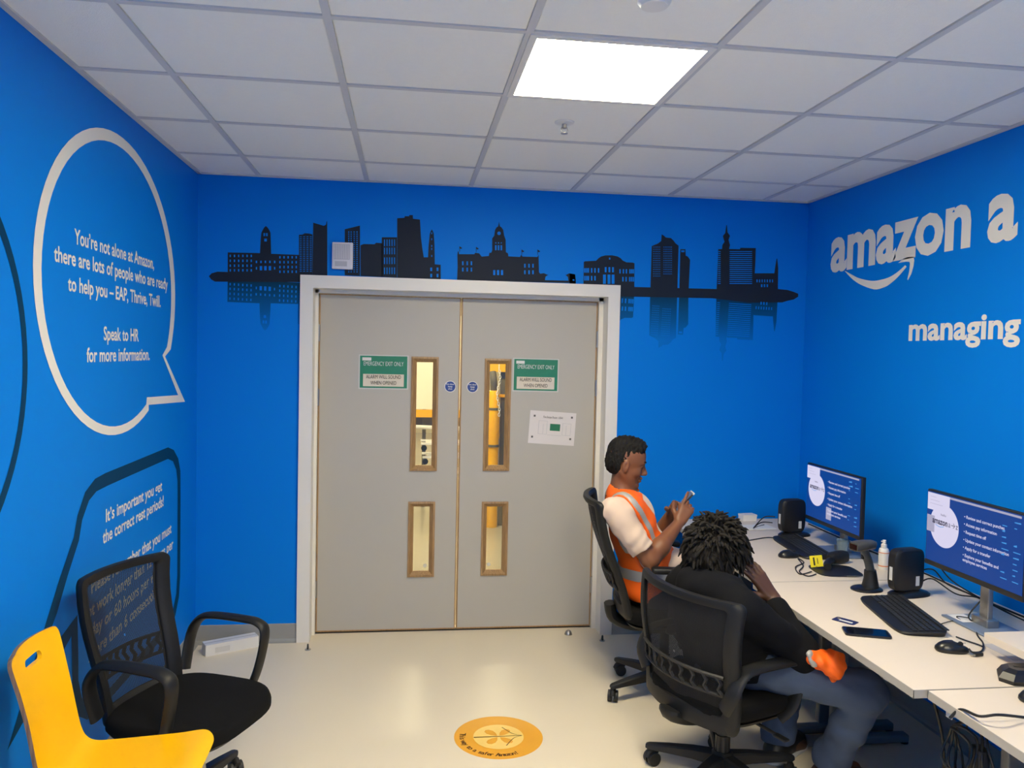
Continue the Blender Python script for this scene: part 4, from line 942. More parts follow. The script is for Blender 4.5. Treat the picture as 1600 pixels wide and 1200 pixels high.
# ------------------------------------------------------------------ people: smooth implicit surfaces turned into meshes
def _seg(P, a, b):
    ab = b-a; t = np.clip(((P-a)@ab)/max(1e-12, ab@ab), 0, 1); return t, P-(a+t[:, None]*ab)
class Sdf:
    """list of primitives blended with smooth unions / cuts"""
    def __init__(s): s.p = []
    def cap(s, a, b, ra, rb=None, k=.02, wide=None, op='u'):
        a = np.array(a, float); b = np.array(b, float); rb = ra if rb is None else rb; R = max(ra, rb)*(wide[1] if wide else 1)
        if wide: wv = np.array(wide[0], float); wv /= np.linalg.norm(wv); ws = wide[1]
        def fn(P):
            t, v = _seg(P, a, b)
            if wide: v = v + np.outer(v@wv, wv)*(1/ws-1)
            return np.sqrt((v*v).sum(1)) - (ra+(rb-ra)*t)
        s.p.append((fn, np.minimum(a, b)-R, np.maximum(a, b)+R, k, op)); return s
    def ell(s, c, r, M=None, k=.02, op='u'):
        c = np.array(c, float); r = np.array(r, float); Mt = np.eye(3) if M is None else np.array(M, float)
        def fn(P):
            q = (P-c)@Mt                      # columns of M are the local axes
            k0 = np.sqrt(((q/r)**2).sum(1)); k1 = np.sqrt(((q/(r*r))**2).sum(1))+1e-9
            return k0*(k0-1)/k1
        R = r.max(); s.p.append((fn, c-R, c+R, k, op)); return s
    def cut(s, fn, k=.004): s.p.append((fn, None, None, k, 'i')); return s
    def warp(s, fn): s.p.append((fn, None, None, 0, 'd')); return s
    def mesh(s, name, h=.005):
        us = [q for q in s.p if q[4] == 'u']; lo = np.min([q[1] for q in us], 0)-.03; hi = np.max([q[2] for q in us], 0)+.03
        n = np.ceil((hi-lo)/h).astype(int)+1; f = np.full(n, .2, np.float32)
        ax = [lo[i]+h*np.arange(n[i]) for i in range(3)]
        for fn, a, b, k, op in s.p:
            if a is None:
                idx = np.argwhere(np.abs(f) < .045 if op != 'd' else np.abs(f) < .03); 
                if op == 'i': idx = np.argwhere(f < .045)
                P = lo+h*idx; d = fn(P).astype(np.float32); c = f[idx[:, 0], idx[:, 1], idx[:, 2]]
                if op == 'd': r = c+d
                else:
                    hh = np.maximum(k-np.abs(c-d), 0)/k; r = np.maximum(c, d)+hh*hh*k*.25
                f[idx[:, 0], idx[:, 1], idx[:, 2]] = r; continue
            m = k+.012
            i0 = np.maximum(0, np.floor((a-m-lo)/h).astype(int)); i1 = np.minimum(n, np.ceil((b+m-lo)/h).astype(int)+1)
            if (i1 <= i0).any(): continue
            sl = tuple(slice(i0[i], i1[i]) for i in range(3))
            X = np.stack(np.meshgrid(ax[0][sl[0]], ax[1][sl[1]], ax[2][sl[2]], indexing='ij'), -1).reshape(-1, 3)
            d = fn(X).reshape(f[sl].shape).astype(np.float32); c = f[sl]
            hh = np.maximum(k-np.abs(c-(d if op == 'u' else -d)), 0)/k
            f[sl] = np.minimum(c, d)-hh*hh*k*.25 if op == 'u' else np.maximum(c, -d)+hh*hh*k*.25
        return nets(name, f, lo, h)
def nets(name, f, lo, h):
    ins = f < 0; n = f.shape
    cnt = np.zeros((n[0]-1, n[1]-1, n[2]-1), np.int8); off = [(i, j, k) for i in (0, 1) for j in (0, 1) for k in (0, 1)]
    for i, j, k in off: cnt += ins[i:n[0]-1+i, j:n[1]-1+j, k:n[2]-1+k]
    cells = np.argwhere((cnt > 0) & (cnt < 8)); N = len(cells)
    C = np.stack([f[cells[:, 0]+i, cells[:, 1]+j, cells[:, 2]+k] for i, j, k in off], 1)
    O = np.array(off, float); acc = np.zeros((N, 3)); num = np.zeros(N)
    for a in range(8):
        for b in range(a+1, 8):
            if abs(O[a]-O[b]).sum() != 1: continue
            m = (C[:, a] < 0) != (C[:, b] < 0); t = np.where(m, C[:, a]/np.where(m, C[:, a]-C[:, b], 1), 0)
            acc += np.where(m[:, None], O[a]+(O[b]-O[a])*t[:, None], 0); num += m
    V = lo+h*(cells+acc/num[:, None])
    ix = np.full(cnt.shape, -1, np.int32); ix[cells[:, 0], cells[:, 1], cells[:, 2]] = np.arange(N)
    Q = []
    for a in range(3):
        b, c = (a+1) % 3, (a+2) % 3
        s0 = [slice(None)]*3; s1 = [slice(None)]*3; s0[a] = slice(0, n[a]-1); s1[a] = slice(1, n[a])
        e = np.argwhere(ins[tuple(s0)] != ins[tuple(s1)]); e = e[(e[:, b] > 0) & (e[:, c] > 0) & (e[:, b] < n[b]-1) & (e[:, c] < n[c]-1)]
        fl = ins[e[:, 0], e[:, 1], e[:, 2]]; q = []
        for db, dc in ((1, 1), (0, 1), (0, 0), (1, 0)):
            g_ = e.copy(); g_[:, b] -= db; g_[:, c] -= dc; q.append(ix[g_[:, 0], g_[:, 1], g_[:, 2]])
        q = np.stack(q, 1); q[~fl] = q[~fl][:, ::-1]; Q.append(q)
    Q = np.concatenate(Q); Q = Q[(Q >= 0).all(1)]
    # two rounds of light smoothing
    E = np.concatenate([Q[:, [0, 1]], Q[:, [1, 2]], Q[:, [2, 3]], Q[:, [3, 0]]]); deg = np.bincount(E.ravel(), minlength=N)[:, None]
    for lam in (.45, -.30):
        S_ = np.zeros_like(V)
        for c in range(3): S_[:, c] = np.bincount(E[:, 0], V[E[:, 1], c], N)+np.bincount(E[:, 1], V[E[:, 0], c], N)
        V = V+lam*(S_/np.maximum(deg, 1)-V)
    me = bpy.data.meshes.new(name); me.vertices.add(N); me.vertices.foreach_set('co', V.astype(np.float32).ravel())
    me.loops.add(len(Q)*4); me.loops.foreach_set('vertex_index', Q.astype(np.int32).ravel()); me.polygons.add(len(Q))
    me.polygons.foreach_set('loop_start', np.arange(0, len(Q)*4, 4, dtype=np.int32)); me.polygons.foreach_set('use_smooth', np.ones(len(Q), bool))
    me.update(calc_edges=True); me.validate(); return me
def vn(P, f, seed):
    """cheap smooth pseudo noise in about [-1,1]"""
    r = np.random.RandomState(seed); o = 0
    for i in range(4):
        d = r.normal(size=3); d /= np.linalg.norm(d); o = o+np.sin(P@d*f*(1+.37*i)+r.uniform(0, 6)+1.3*np.sin(P@np.roll(d, 1)*f*.6))
    return o/4
def arr(*a): return np.array(a, float)
def unit(v): v = np.array(v, float); return v/np.linalg.norm(v)
def hand(S_, wrist, d, nrm, thumb, curl=(20, 30, 25), spread=.10, fr=.0088, tcurl=25, k=.008, sc=1.0):
    """palm, four jointed fingers and a thumb; nrm = palm facing, thumb = thumb side"""
    wrist = arr(*wrist); d = unit(d); nrm = arr(*nrm); nrm = unit(nrm-d*(nrm@d)); th = unit(np.cross(d, nrm)); th = th if th@arr(*thumb) > 0 else -th
    kn = wrist+d*.088*sc
    for u in (-.024, -.008, .010, .026): S_.cap(wrist+d*.02*sc+th*u*.65*sc, kn+th*u*sc-d*.004, .0155*sc, .0125*sc, k=.012)
    for i, (u, L) in enumerate(((.029, .074), (.010, .082), (-.009, .076), (-.027, .060))):
        p = kn+th*u*sc; a = math.radians(0); dd = unit(d+th*spread*(1.5-i)*1.0)
        for j, fr_ in enumerate((.45, .31, .24)):
            cj = (curl[i][j] if isinstance(curl[0], (tuple, list)) else curl[j]); a += math.radians(cj)
            q = p+(dd*math.cos(a)+nrm*math.sin(a))*L*fr_*sc; S_.cap(p, q, (fr-.0007*j-(.0008 if i == 3 else 0))*sc, (fr-.0007*(j+1)-(.0008 if i == 3 else 0))*sc, k=.004 if j else .007); p = q
    p = wrist+d*.022*sc+th*.022*sc+nrm*.006; dd = unit(d*.62+th*.62+nrm*.42); a = 0
    for j, (L, r) in enumerate(((.042, .0135), (.033, .0105), (.027, .0092))):
        q = p+dd*L*sc; S_.cap(p, q, r*sc, (r-.0012)*sc, k=.008); p = q; dd = unit(dd*math.cos(math.radians(tcurl))+unit(nrm*.5-th*.4+d*.5)*math.sin(math.radians(tcurl)))
    return kn
def head(S_, c, R, s=1.0):
    """R columns: forward, left, up"""
    T = lambda x, y, z: c+R@arr(x, y, z)*s
    e = lambda p, r, k=.02, op='u': S_.ell(T(*p), arr(*r)*s, R, k, op)
    e((-.010, 0, .040), (.099, .076, .092)); e((.030, 0, -.030), (.066, .060, .088), .03); e((.020, 0, .045), (.078, .068, .075), .03)
    for y in (-1, 1):
        S_.cap(T(-.005, y*.052, -.045), T(.068, y*.016, -.100), .024*s, .019*s, k=.025)
        e((.062, y*.040, -.028), (.026, .022, .024), .02)                         # cheek bone
        e((.096, y*.032, .012), (.018, .017, .011), .012, 's')                      # eye socket
        e((.080, y*.032, .008), (.0155, .0155, .0135), .004)                        # lids over the eye
        e((.102, y*.013, -.034), (.012, .0095, .0085), .006)                        # nostril wing
        e((-.004, y*.079, -.006), (.019, .010, .032), .006); e((.000, y*.089, -.002), (.010, .006, .018), .004, 's'); e((.002, y*.078, -.034), (.010, .008, .010), .006)
    e((.086, 0, .030), (.016, .050, .012), .014)                                    # brow
    S_.cap(T(.093, 0, .020), T(.118, 0, -.026), .0085*s, .0140*s, k=.010)           # nose
    e((.100, 0, -.057), (.014, .026, .0085), .006); e((.098, 0, -.0725), (.013, .022, .0095), .006); e((.114, 0, -.0645), (.012, .03, .0018), .003, 's')
    e((.084, 0, -.104), (.021, .022, .018), .016)
def person_parts(parent, fields):
    for nm, sdf, h, m, lab in fields:
        o = obj(nm, sdf.mesh(nm, h), m, parent, label=lab)
        # geometry is modelled in world space; bring it into the person's frame
        o.matrix_parent_inverse = Matrix.Translation(-Vector(parent.location))
def skin_mat(name, c):
    m = mat(name, c, .48, var=.10, vscale=14, bump=.12, bscale=240, spec=.45); b = m.node_tree.nodes['Principled BSDF']
    b.inputs['Subsurface Weight'].default_value = .06; b.inputs['Subsurface Radius'].default_value = (.01, .004, .002); return m
M_skin1 = skin_mat('warm brown skin', (124, 79, 53)); M_skin2 = skin_mat('dark brown skin', (84, 56, 42))
M_hair = mat('black curly hair', (17, 15, 14), .8, var=.4, vscale=90, bump=1, bscale=160, spec=.3)
M_dread = mat('black brown dreadlocks', (26, 22, 19), .8, var=.5, vscale=70, bump=1, bscale=260, spec=.3)
M_tee = mat('pale pink cotton', (212, 188, 170), .9, var=.03, vscale=20, bump=.2, bscale=400, sheen=.2)
M_hi = mat('fluorescent orange polyester', (255, 104, 16), .6, var=.05, vscale=14)
M_refl = mat('silver reflective tape', (168, 166, 164), .45, metal=.15, var=.04)
M_trou = mat('charcoal trousers', (38, 42, 50), .9, var=.1, bump=.2)
M_hood = mat('black navy hoodie', (11, 12, 17), .92, var=.2, vscale=12, bump=.35, bscale=350, spec=.2)
M_jean = mat('worn blue denim', (66, 80, 104), .88, var=.35, vscale=7, bump=.3, bscale=420)
M_eye = mat('eye white', (210, 200, 190), .2); M_iris = mat('dark iris', (20, 12, 8), .15)

# ---- person in the orange vest
A1 = math.radians(-9); C1 = arr(2.49, -.86, 0); F1 = arr(math.cos(A1), math.sin(A1), 0); L1 = arr(-math.sin(A1), math.cos(A1), 0); U = arr(0, 0, 1)
def w1(f, l, z): return C1+F1*f+L1*l+U*z
loc1 = lambda P: ((P-C1)@F1, (P-C1)@L1, P[:, 2])
AT = lambda u, v, y: np.array(at(u, v, 1, y))
sR, eR, wR = AT(957, 797, -1.005), AT(1016, 875, -1.06), AT(1060, 818, -.935)
sL, eL, wL = w1(-.235, .19, .955), AT(1020, 852, -.60), AT(1049, 802, -.745)
def torso1(S_, g, arms=True):
    B = np.stack([F1, L1, U], 1); t = math.radians(-14); Bt = B@np.array([[math.cos(t), 0, math.sin(t)], [0, 1, 0], [-math.sin(t), 0, math.cos(t)]]) if False else B
    S_.ell(w1(-.085, 0, .565), arr(.135, .175, .115)+g, B, .05); S_.ell(w1(-.100, 0, .69), arr(.125, .158, .15)+g, B, .05)
    S_.ell(w1(-.172, 0, .855), arr(.104, .165, .160)+g, B, .05); S_.cap(w1(-.225, -.135, .965), w1(-.225, .135, .965), .062+g, k=.05)
    S_.cap(w1(-.235, 0, .965), w1(-.243, 0, 1.015), .068+g, .046+g, k=.04)
    return S_
HC1 = w1(-.222, 0, 1.165); pt = math.radians(-14)
RH1 = np.stack([F1*math.cos(pt)+U*math.sin(pt), L1, -F1*math.sin(pt)+U*math.cos(pt)], 1)
body = Sdf(); torso1(body, 0)
body.cap(w1(-.245, 0, 1.00), w1(-.228, 0, 1.12), .056, .054, k=.03); head(body, HC1, RH1, .93)
for s_, e_, w_, sg in ((sR, eR, wR, -1), (sL, eL, wL, 1)):
    body.cap(s_, e_, .052, .041, k=.03); body.cap(e_, e_+(w_-e_)*.35, .041, .0435, k=.02); body.cap(e_+(w_-e_)*.35, w_, .0435, .026, k=.02)
PH1 = AT(1067, 786, -.845); phd = unit(F1*.64+U*.77); phn = unit(-F1*.77+U*.64)            # phone axis, screen normal (towards the face)
hand(body, wR, unit(PH1-L1*.045-wR)*.5+phd*.5, L1*.9+F1*.1, phn, curl=((4, 6, 6), (30, 45, 35), (42, 50, 35), (48, 52, 35)), spread=.05)
hand(body, wL, (PH1+L1*.040-phd*.02)-wL, -L1*.9+F1*.1, phn, curl=((38, 48, 35), (42, 50, 35), (45, 50, 35), (48, 52, 35)), spread=.05)
kn1 = [(w1(.34, s*.11, .515), w1(.36, s*.12, .09)) for s in (-1, 1)]
for s, (kn_, an_) in zip((-1, 1), kn1):
    body.cap(w1(-.05, s*.09, .56), kn_, .085, .058, k=.04); body.cap(kn_, an_, .054, .038, k=.03); body.cap(an_-U*.04, an_+F1*.15-U*.055, .036, .028, k=.03)
P1 = thing('person', 'person in orange hi-vis vest sitting and holding a phone', 'person', tuple(C1))
tee = Sdf(); torso1(tee, .008)
for s_, e_ in ((sR, eR), (sL, eL)):
    tee.cap(s_, e_, .061, .060, k=.04)
def teecut(P):
    f, l, z = loc1(P); d = np.full(len(P), -1.0)
    for s_, e_ in ((sR, eR), (sL, eL)):
        a = unit(e_-s_); L = np.linalg.norm(e_-s_); q = (P-s_)@a; rad = np.linalg.norm((P-s_)-np.outer(q, a), axis=1)
        d = np.maximum(d, np.where((rad < .10) & (np.abs(l) > .17), q-L*.80, -1))
    d = np.maximum(d, .50-z)
    return d
tee.cut(teecut)
tee.cut(lambda P: .068-np.linalg.norm(np.cross(P-w1(-.220, 0, 1.0), unit(F1*.42+U)), axis=1)+np.where(P[:, 2] > .92, 0, -1))
tee.warp(lambda P: .003*vn(P, 34, 4)+.0016*vn(P, 90, 14)+.0016*np.sin(((P-sR)@unit(eR-sR+U*.08))*95+9*vn(P, 14, 2))*(np.abs((P-C1)@L1) > .14))
hem = Sdf(); hem.cap(w1(-.01, -.04, .68), w1(.105, -.02, .675), .082, .055, k=.03, wide=(L1, 1.3)).cap(w1(-.01, .07, .67), w1(.10, .05, .66), .075, .05, k=.04); hem.warp(lambda P: .004*vn(P, 55, 12))
def armd(P):
    o = np.full(len(P), 9.0)
    for s_, e_, sg in ((sR, eR, -1), (sL, eL, 1)):
        t, v = _seg(P, s_+L1*sg*.015, e_); o = np.minimum(o, np.linalg.norm(v, axis=1))
    return o
def vest_shape(g):
    v = Sdf(); torso1(v, .019+g)
    def vc(P):
        f, l, z = loc1(P); al = np.abs(l)
        d = .505-z
        opening = np.minimum(np.where(z > .60, .030+.26*np.maximum(0, z-.64), .025)-al, f-(-.17+.25*(z-.9)))   # open front
        d = np.maximum(d, opening)
        d = np.maximum(d, .082-armd(P))
        nk = .082-np.linalg.norm(np.cross(P-w1(-.222, 0, 1.0), unit(F1*.45+U)), axis=1)
        d = np.maximum(d, np.where(z > .90, nk, -1))
        return d
    v.cut(vc, .003); v.warp(lambda P: .0035*vn(P, 30, 8)); return v
vest = vest_shape(0)
def strip(region):
    v = vest_shape(.0022); v.cut(region, .0015); return v
waist = strip(lambda P: np.abs(P[:, 2]-.645-.06*((P-C1)@F1))-.027)
should = [strip(lambda P, sg=sg: np.maximum(np.maximum(np.abs(armd(P)-.106)-.015, .74-P[:, 2]), -sg*((P-C1)@L1)+.01)) for sg in (-1, 1)]
trou = Sdf()
trou.ell(w1(-.08, 0, .545), arr(.145, .185, .10), np.stack([F1, L1, U], 1), .05)
for s, (kn_, an_) in zip((-1, 1), kn1): trou.cap(w1(-.04, s*.09, .555), kn_, .094, .068, k=.04); trou.cap(kn_, an_-U*.0, .066, .062, k=.03)
trou.warp(lambda P: .004*vn(P, 40, 5))
hair1 = Sdf(); Th = lambda x, y, z: HC1+RH1@arr(x, y, z)*.93
hair1.ell(Th(-.010, 0, .060), arr(.101, .078, .088)*.93, RH1, .02).ell(Th(.030, 0, .098), arr(.070, .066, .050)*.93, RH1, .015).ell(Th(-.030, 0, .005), arr(.080, .0765, .088)*.93, RH1, .02)
def hairline(P):
    q = (P-HC1)@RH1/.93; x, y, z = q[:, 0], q[:, 1], q[:, 2]
    back = np.maximum(-(z-2.6*(x-.046))/2.8, -(z+.072))         # hair stays above this line
    ear = .030-np.sqrt((x+.002)**2+(z+.008)**2)+np.where(np.abs(y) > .05, 0, -1)
    return np.maximum(back, ear)*.93
hair1.cut(hairline, .004); hair1.warp(lambda P: .0055*vn(P, 190, 3)+.0035*vn(P, 380, 6))
brow1 = Sdf()
for y in (-1, 1): brow1.cap(Th(.1045, y*.018, .034), Th(.0905, y*.047, .037), .0045, .0032, k=.002).cap(Th(.0965, y*.022, .003), Th(.0905, y*.043, .002), .0021, .0018, k=.002)
shoes1 = []
for s, (kn_, an_) in zip((-1, 1), kn1):
    sh_ = Sdf(); b_ = an_-U*.09; sh_.cap(b_+U*.045-F1*.03, b_+F1*.17+U*.035, .042, .036, k=.02).cap(an_-U*.02, an_+U*.02, .045, .045, k=.03); sh_.cut(lambda P: .002-P[:, 2]); shoes1.append(sh_)
person_parts(P1, [('body', body, .0042, M_skin1, 'brown skin of head, arms and hands'), ('t_shirt', tee, .005, M_tee, 'pale t-shirt'), ('t_shirt_hem', hem, .006, M_tee, None), ('vest', vest, .005, M_hi, 'orange hi-vis vest'),
    ('reflective_strip', waist, .005, M_refl, None), ('reflective_strip', should[0], .005, M_refl, None), ('reflective_strip', should[1], .005, M_refl, None), ('trousers', trou, .007, M_trou, None), ('hair', hair1, .0042, M_hair, 'short black curly hair'), ('eyebrows', brow1, .002, M_hair, None)]
    + [('shoe', q, .006, M_blk, None) for q in shoes1])
for y in (-1, 1):
    p = Th(.0805, y*.032, .007)
    e = obj('eye', MB().lathe([(0, -.0128)]+[(.0128*math.cos(a), .0128*math.sin(a)) for a in [math.radians(-80+16*i) for i in range(11)]]+[(0, .0128)], 18), M_eye, P1, 60); e.location = Vector(p)-Vector(P1.location)
    g_ = RH1@unit((1, -y*.05, -.35)); o = obj('iris', MB().lathe([(0, .0104), (.0058, .0116), (.0045, .0128), (0, .0133)], 16), M_iris, e, 60); o.rotation_euler = Vector(g_).to_track_quat('Z', 'Y').to_euler()
# phone in the hands
ph = thing('smartphone', 'dark phone held up in both hands of the person in orange', 'phone', tuple(PH1))
RP = Matrix((Vector(L1), Vector(phd), Vector(phn))).transposed().to_4x4()
obj('phone_body', MB().rbox((0, 0, 0), (.074, .142, .009), .0035, 3, RP), M_blk2, ph, 40)
obj('phone_screen', MB().box(-.033, .033, -.07, .07, .0046, .0050, RP), emis('dim phone screen', (90, 100, 120), .25), ph)
obj('phone_case_edge', MB().rbox((0, .070, -.001), (.0752, .013, .0098), .003, 2, RP), M_lab, ph, 40)

# ---- person in the dark hoodie
A2 = math.radians(22); C2 = arr(2.455, -1.705, 0); F2 = arr(math.cos(A2), math.sin(A2), 0); L2 = arr(-math.sin(A2), math.cos(A2), 0); B2 = np.stack([F2, L2, U], 1)
def w2(f, l, z): return C2+F2*f+L2*l+U*z
loc2 = lambda P: ((P-C2)@F2, (P-C2)@L2, P[:, 2])
def torso2(S_, g):
    S_.ell(w2(.01, 0, .525), arr(.135, .18, .10)+g, B2, .05); S_.ell(w2(-.045, 0, .635), arr(.125, .165, .13)+g, B2, .06)
    S_.ell(w2(-.070, 0, .705), arr(.118, .172, .13)+g, B2, .06); S_.cap(w2(-.08, -.135, .765), w2(-.06, .15, .775), .060+g, k=.06); S_.ell(w2(-.065, .015, .785), arr(.08, .12, .055)+g, B2, .05)
HC2 = w2(.005, .072, .900); pt2 = math.radians(-38); yw = math.radians(8)
f2 = F2*math.cos(yw)+L2*math.sin(yw); l2 = -F2*math.sin(yw)+L2*math.cos(yw)
RH2 = np.stack([f2*math.cos(pt2)+U*math.sin(pt2), l2, -f2*math.sin(pt2)+U*math.cos(pt2)], 1)
s2R, e2R, w2R = w2(-.08, -.175, .755), w2(.125, -.262, .595), w2(.158, -.088, .752)
s2L, e2L, w2L = w2(-.06, .19, .765), w2(.09, .265, .62), w2(.28, .13, .595)
k2R, a2R = w2(.317, -.403, .465), w2(.37, -.225, .10); k2L, a2L = w2(.45, .06, .475), w2(.355, .03, .09)
body2 = Sdf(); torso2(body2, -.012); body2.cap(w2(-.06, .02, .79), HC2-RH2@arr(.02, 0, .03), .056, .055, k=.03); head(body2, HC2, RH2, .95)
for s_, e_, w_ in ((s2R, e2R, w2R), (s2L, e2L, w2L)): body2.cap(s_, e_, .048, .040, k=.03); body2.cap(e_, w_, .042, .031, k=.02)
hc = (w2R+w2(.095, -.012, .905))/2
hand(body2, w2R, w2(.085, -.005, .91)-w2R, arr(-.62, .75, .25), -F2+U*.2, curl=((4, 14, 16), (6, 16, 18), (8, 18, 20), (12, 22, 22)), spread=.15, fr=.0096, sc=1.1)
hand(body2, w2L, F2*.9-L2*.25-U*.05, -U, F2*.2-L2, curl=(12, 20, 18), spread=.08)
for sg, kn_, an_ in ((-1, k2R, a2R), (1, k2L, a2L)):
    body2.cap(w2(.03, sg*.09, .52), kn_, .080, .055, k=.04); body2.cap(kn_, an_, .052, .036, k=.03); body2.cap(an_-U*.04, an_+F2*.14-U*.055, .034, .026, k=.03)
P2 = thing('person', 'person in dark hoodie and jeans, head resting on right hand', 'person', tuple(C2))
hood = Sdf(); torso2(hood, .016)
for s_, e_, w_ in ((s2R, e2R, w2R), (s2L, e2L, w2L)):
    hood.cap(s_, e_, .070, .062, k=.045); hood.cap(e_, e_+(w_-e_)*.80, .062, .043, k=.03); hood.cap(e_+(w_-e_)*.70, e_+(w_-e_)*.84, .041, .041, k=.006)
hood.ell(w2(-.115, .015, .805), arr(.07, .12, .06), B2, .04)                     # folded hood
for a in range(8):
    t = math.radians(-100+200*a/7); hood.cap(w2(-.04+.075*math.cos(t)*-1, .03+.10*math.sin(t), .825), w2(-.05+.075*math.cos(t+.35)*-1, .03+.10*math.sin(t+.35), .820), .030, k=.02)
hood.cut(lambda P: .475-P[:, 2]-.12*np.maximum(0, loc2(P)[0]))
hood.warp(lambda P: .006*vn(P, 28, 21)+.003*vn(P, 60, 22))
jean = Sdf(); jean.ell(w2(.0, 0, .515), arr(.145, .188, .09), B2, .05)
for sg, kn_, an_ in ((-1, k2R, a2R), (1, k2L, a2L)):
    jean.cap(w2(.03, sg*.095, .52), kn_, .092, .075, k=.04); jean.cap(kn_, kn_+(an_-kn_)*.5, .074, .066, k=.03); jean.cap(kn_+(an_-kn_)*.5, an_+U*.02, .064, .066, k=.03); jean.cap(an_+U*.03, an_+U*.015, .070, .070, k=.02)
jean.cut(lambda P: .085-P[:, 2]); jean.warp(lambda P: .0045*vn(P, 36, 31)+.003*vn(P, 75, 32))
def shoe2(an_, d):
    q = Sdf(); b_ = arr(an_[0], an_[1], 0); q.cap(b_-d*.035+U*.045, b_+d*.15+U*.040, .044, .040, k=.02, wide=(np.cross(d, U), 1.05)).cap(b_+U*.06, b_+U*.115, .045, .048, k=.03).cap(b_+d*.03+U*.08, b_+d*.12+U*.055, .032, .030, k=.02); q.cut(lambda P: .016-P[:, 2]); return q
def sole2(an_, d):
    q = Sdf(); b_ = arr(an_[0], an_[1], 0); q.cap(b_-d*.035+U*.02, b_+d*.155+U*.02, .050, .046, k=.01); q.cut(lambda P: np.maximum(.001-P[:, 2], P[:, 2]-.022)); return q
dR, dL = unit(F2*.75-L2*.66), unit(F2*.5+L2*.1)
capm = Sdf(); Tq = lambda x, y, z: HC2+RH2@arr(x, y, z)*.95
capm.ell(Tq(-.02, 0, .045), arr(.112, .100, .100)*.97, RH2, .02).ell(Tq(-.055, 0, -.01), arr(.080, .092, .095), RH2, .03)
capm.cut(lambda P: -(((P-HC2)@RH2)@arr(-.80, 0, .60)+.018), .004); capm.warp(lambda P: .008*vn(P, 110, 41)+.004*vn(P, 260, 42))
print_ = Sdf(); torso2(print_, .0175); print_.cap(s2L, e2L, .0715, .0635, k=.045); print_.cut(lambda P: np.linalg.norm(P-np.array(at(1081, 889, 1, float((w2(-.05, .17, 0))[1]))), axis=1)-.026); print_.warp(lambda P: .006*vn(P, 28, 21)+.003*vn(P, 60, 22)+.006*np.maximum(0, vn(P, 190, 5)))
M_boot = mat('dark brown leather', (52, 34, 28), .55, var=.2, vscale=20, bump=.3, bscale=120)
person_parts(P2, [('body', body2, .0045, M_skin2, 'dark brown skin of head and hands'), ('hoodie', hood, .006, M_hood, 'black navy hoodie'), ('jeans', jean, .006, M_jean, 'worn blue jeans'),
    ('shoe', shoe2(a2R, dR), .005, M_boot, 'dark brown boot'), ('shoe', shoe2(a2L, dL), .005, M_blk, 'black trainer'), ('shoe_sole', sole2(a2R, dR), .005, M_blk, None), ('shoe_sole', sole2(a2L, dL), .005, M_lab, 'white trainer sole'), ('hair_cap', capm, .005, M_dread, None), ('chest_print', print_, .005, mat('faded white print', (150, 156, 168), .8, var=.3, vscale=80), 'faded white print on the shoulder')])
# dreadlocks
rd = random.Random(11); locks = MB(); HV = Vector(HC2); RM = Matrix(RH2.tolist())
cnt_ = 0
hand_c = Vector(w2(.13, -.05, .83))
while cnt_ < 520:
    v = Vector((rd.gauss(0, 1), rd.gauss(0, 1), rd.gauss(0, 1))).normalized()
    if v.dot(Vector((-.80, 0, .60))) < -.30: continue
    p = HV+RM@Vector((-.025+v.x*.106, v.y*.094, .035+v.z*.095)); dv = (RM@v).normalized()
    low = v.dot(Vector((-.80, 0, .60))) < .35
    dv = (dv*(.55 if low else 1)+Vector((rd.gauss(0, .3), rd.gauss(0, .3), rd.gauss(0, .25)-(.35 if low else -.05)))).normalized(); L = rd.uniform(.035, .065)*(1.35 if low else 1); pts = [p-dv*.015]; q = p.copy(); n_ = 5
    for i in range(n_):
        dv = (dv+Vector((rd.gauss(0, .22), rd.gauss(0, .22), -.16-.07*i))).normalized(); q = q+dv*L/n_; pts.append(q.copy())
    if (q-hand_c).length < .06 or (p-hand_c).length < .06: continue
    r0 = rd.uniform(.0055, .0095); locks.tube([x-Vector(P2.location) for x in pts], [r0*((1.0+rd.uniform(-.2, .2)-.07*i) if i < len(pts)-1 else .25) for i in range(len(pts))], 7); cnt_ += 1
for i in range(150):                                # longer locks falling over the nape
    a = rd.uniform(-1.25, 1.25); p = HV-Vector(f2)*(.085*math.cos(a))+Vector(l2)*(.098*math.sin(a))+Vector((0, 0, rd.uniform(-.055, .03))); dv = (-Vector(f2)*math.cos(a)*.6+Vector(l2)*math.sin(a)*.6+Vector((0, 0, -.8))).normalized(); pts = [p]; q = p.copy()
    for j in range(5): dv = (dv+Vector((rd.gauss(0, .2), rd.gauss(0, .2), -.25))).normalized(); q = q+dv*rd.uniform(.013, .02); pts.append(q.copy())
    if min((q_-hand_c).length for q_ in pts) < .06: continue
    r0 = rd.uniform(.006, .0095); locks.tube([x-Vector(P2.location) for x in pts], [r0*(1.05-.08*j if j < 5 else .25) for j in range(6)], 7)
hm = obj('dreadlocks', locks, M_dread, P2, 60, label='bushy short black dreadlocks', kind='stuff')
# phone with amber case at the temple
pc = np.array(at(1171, 851, 1, -1.63))
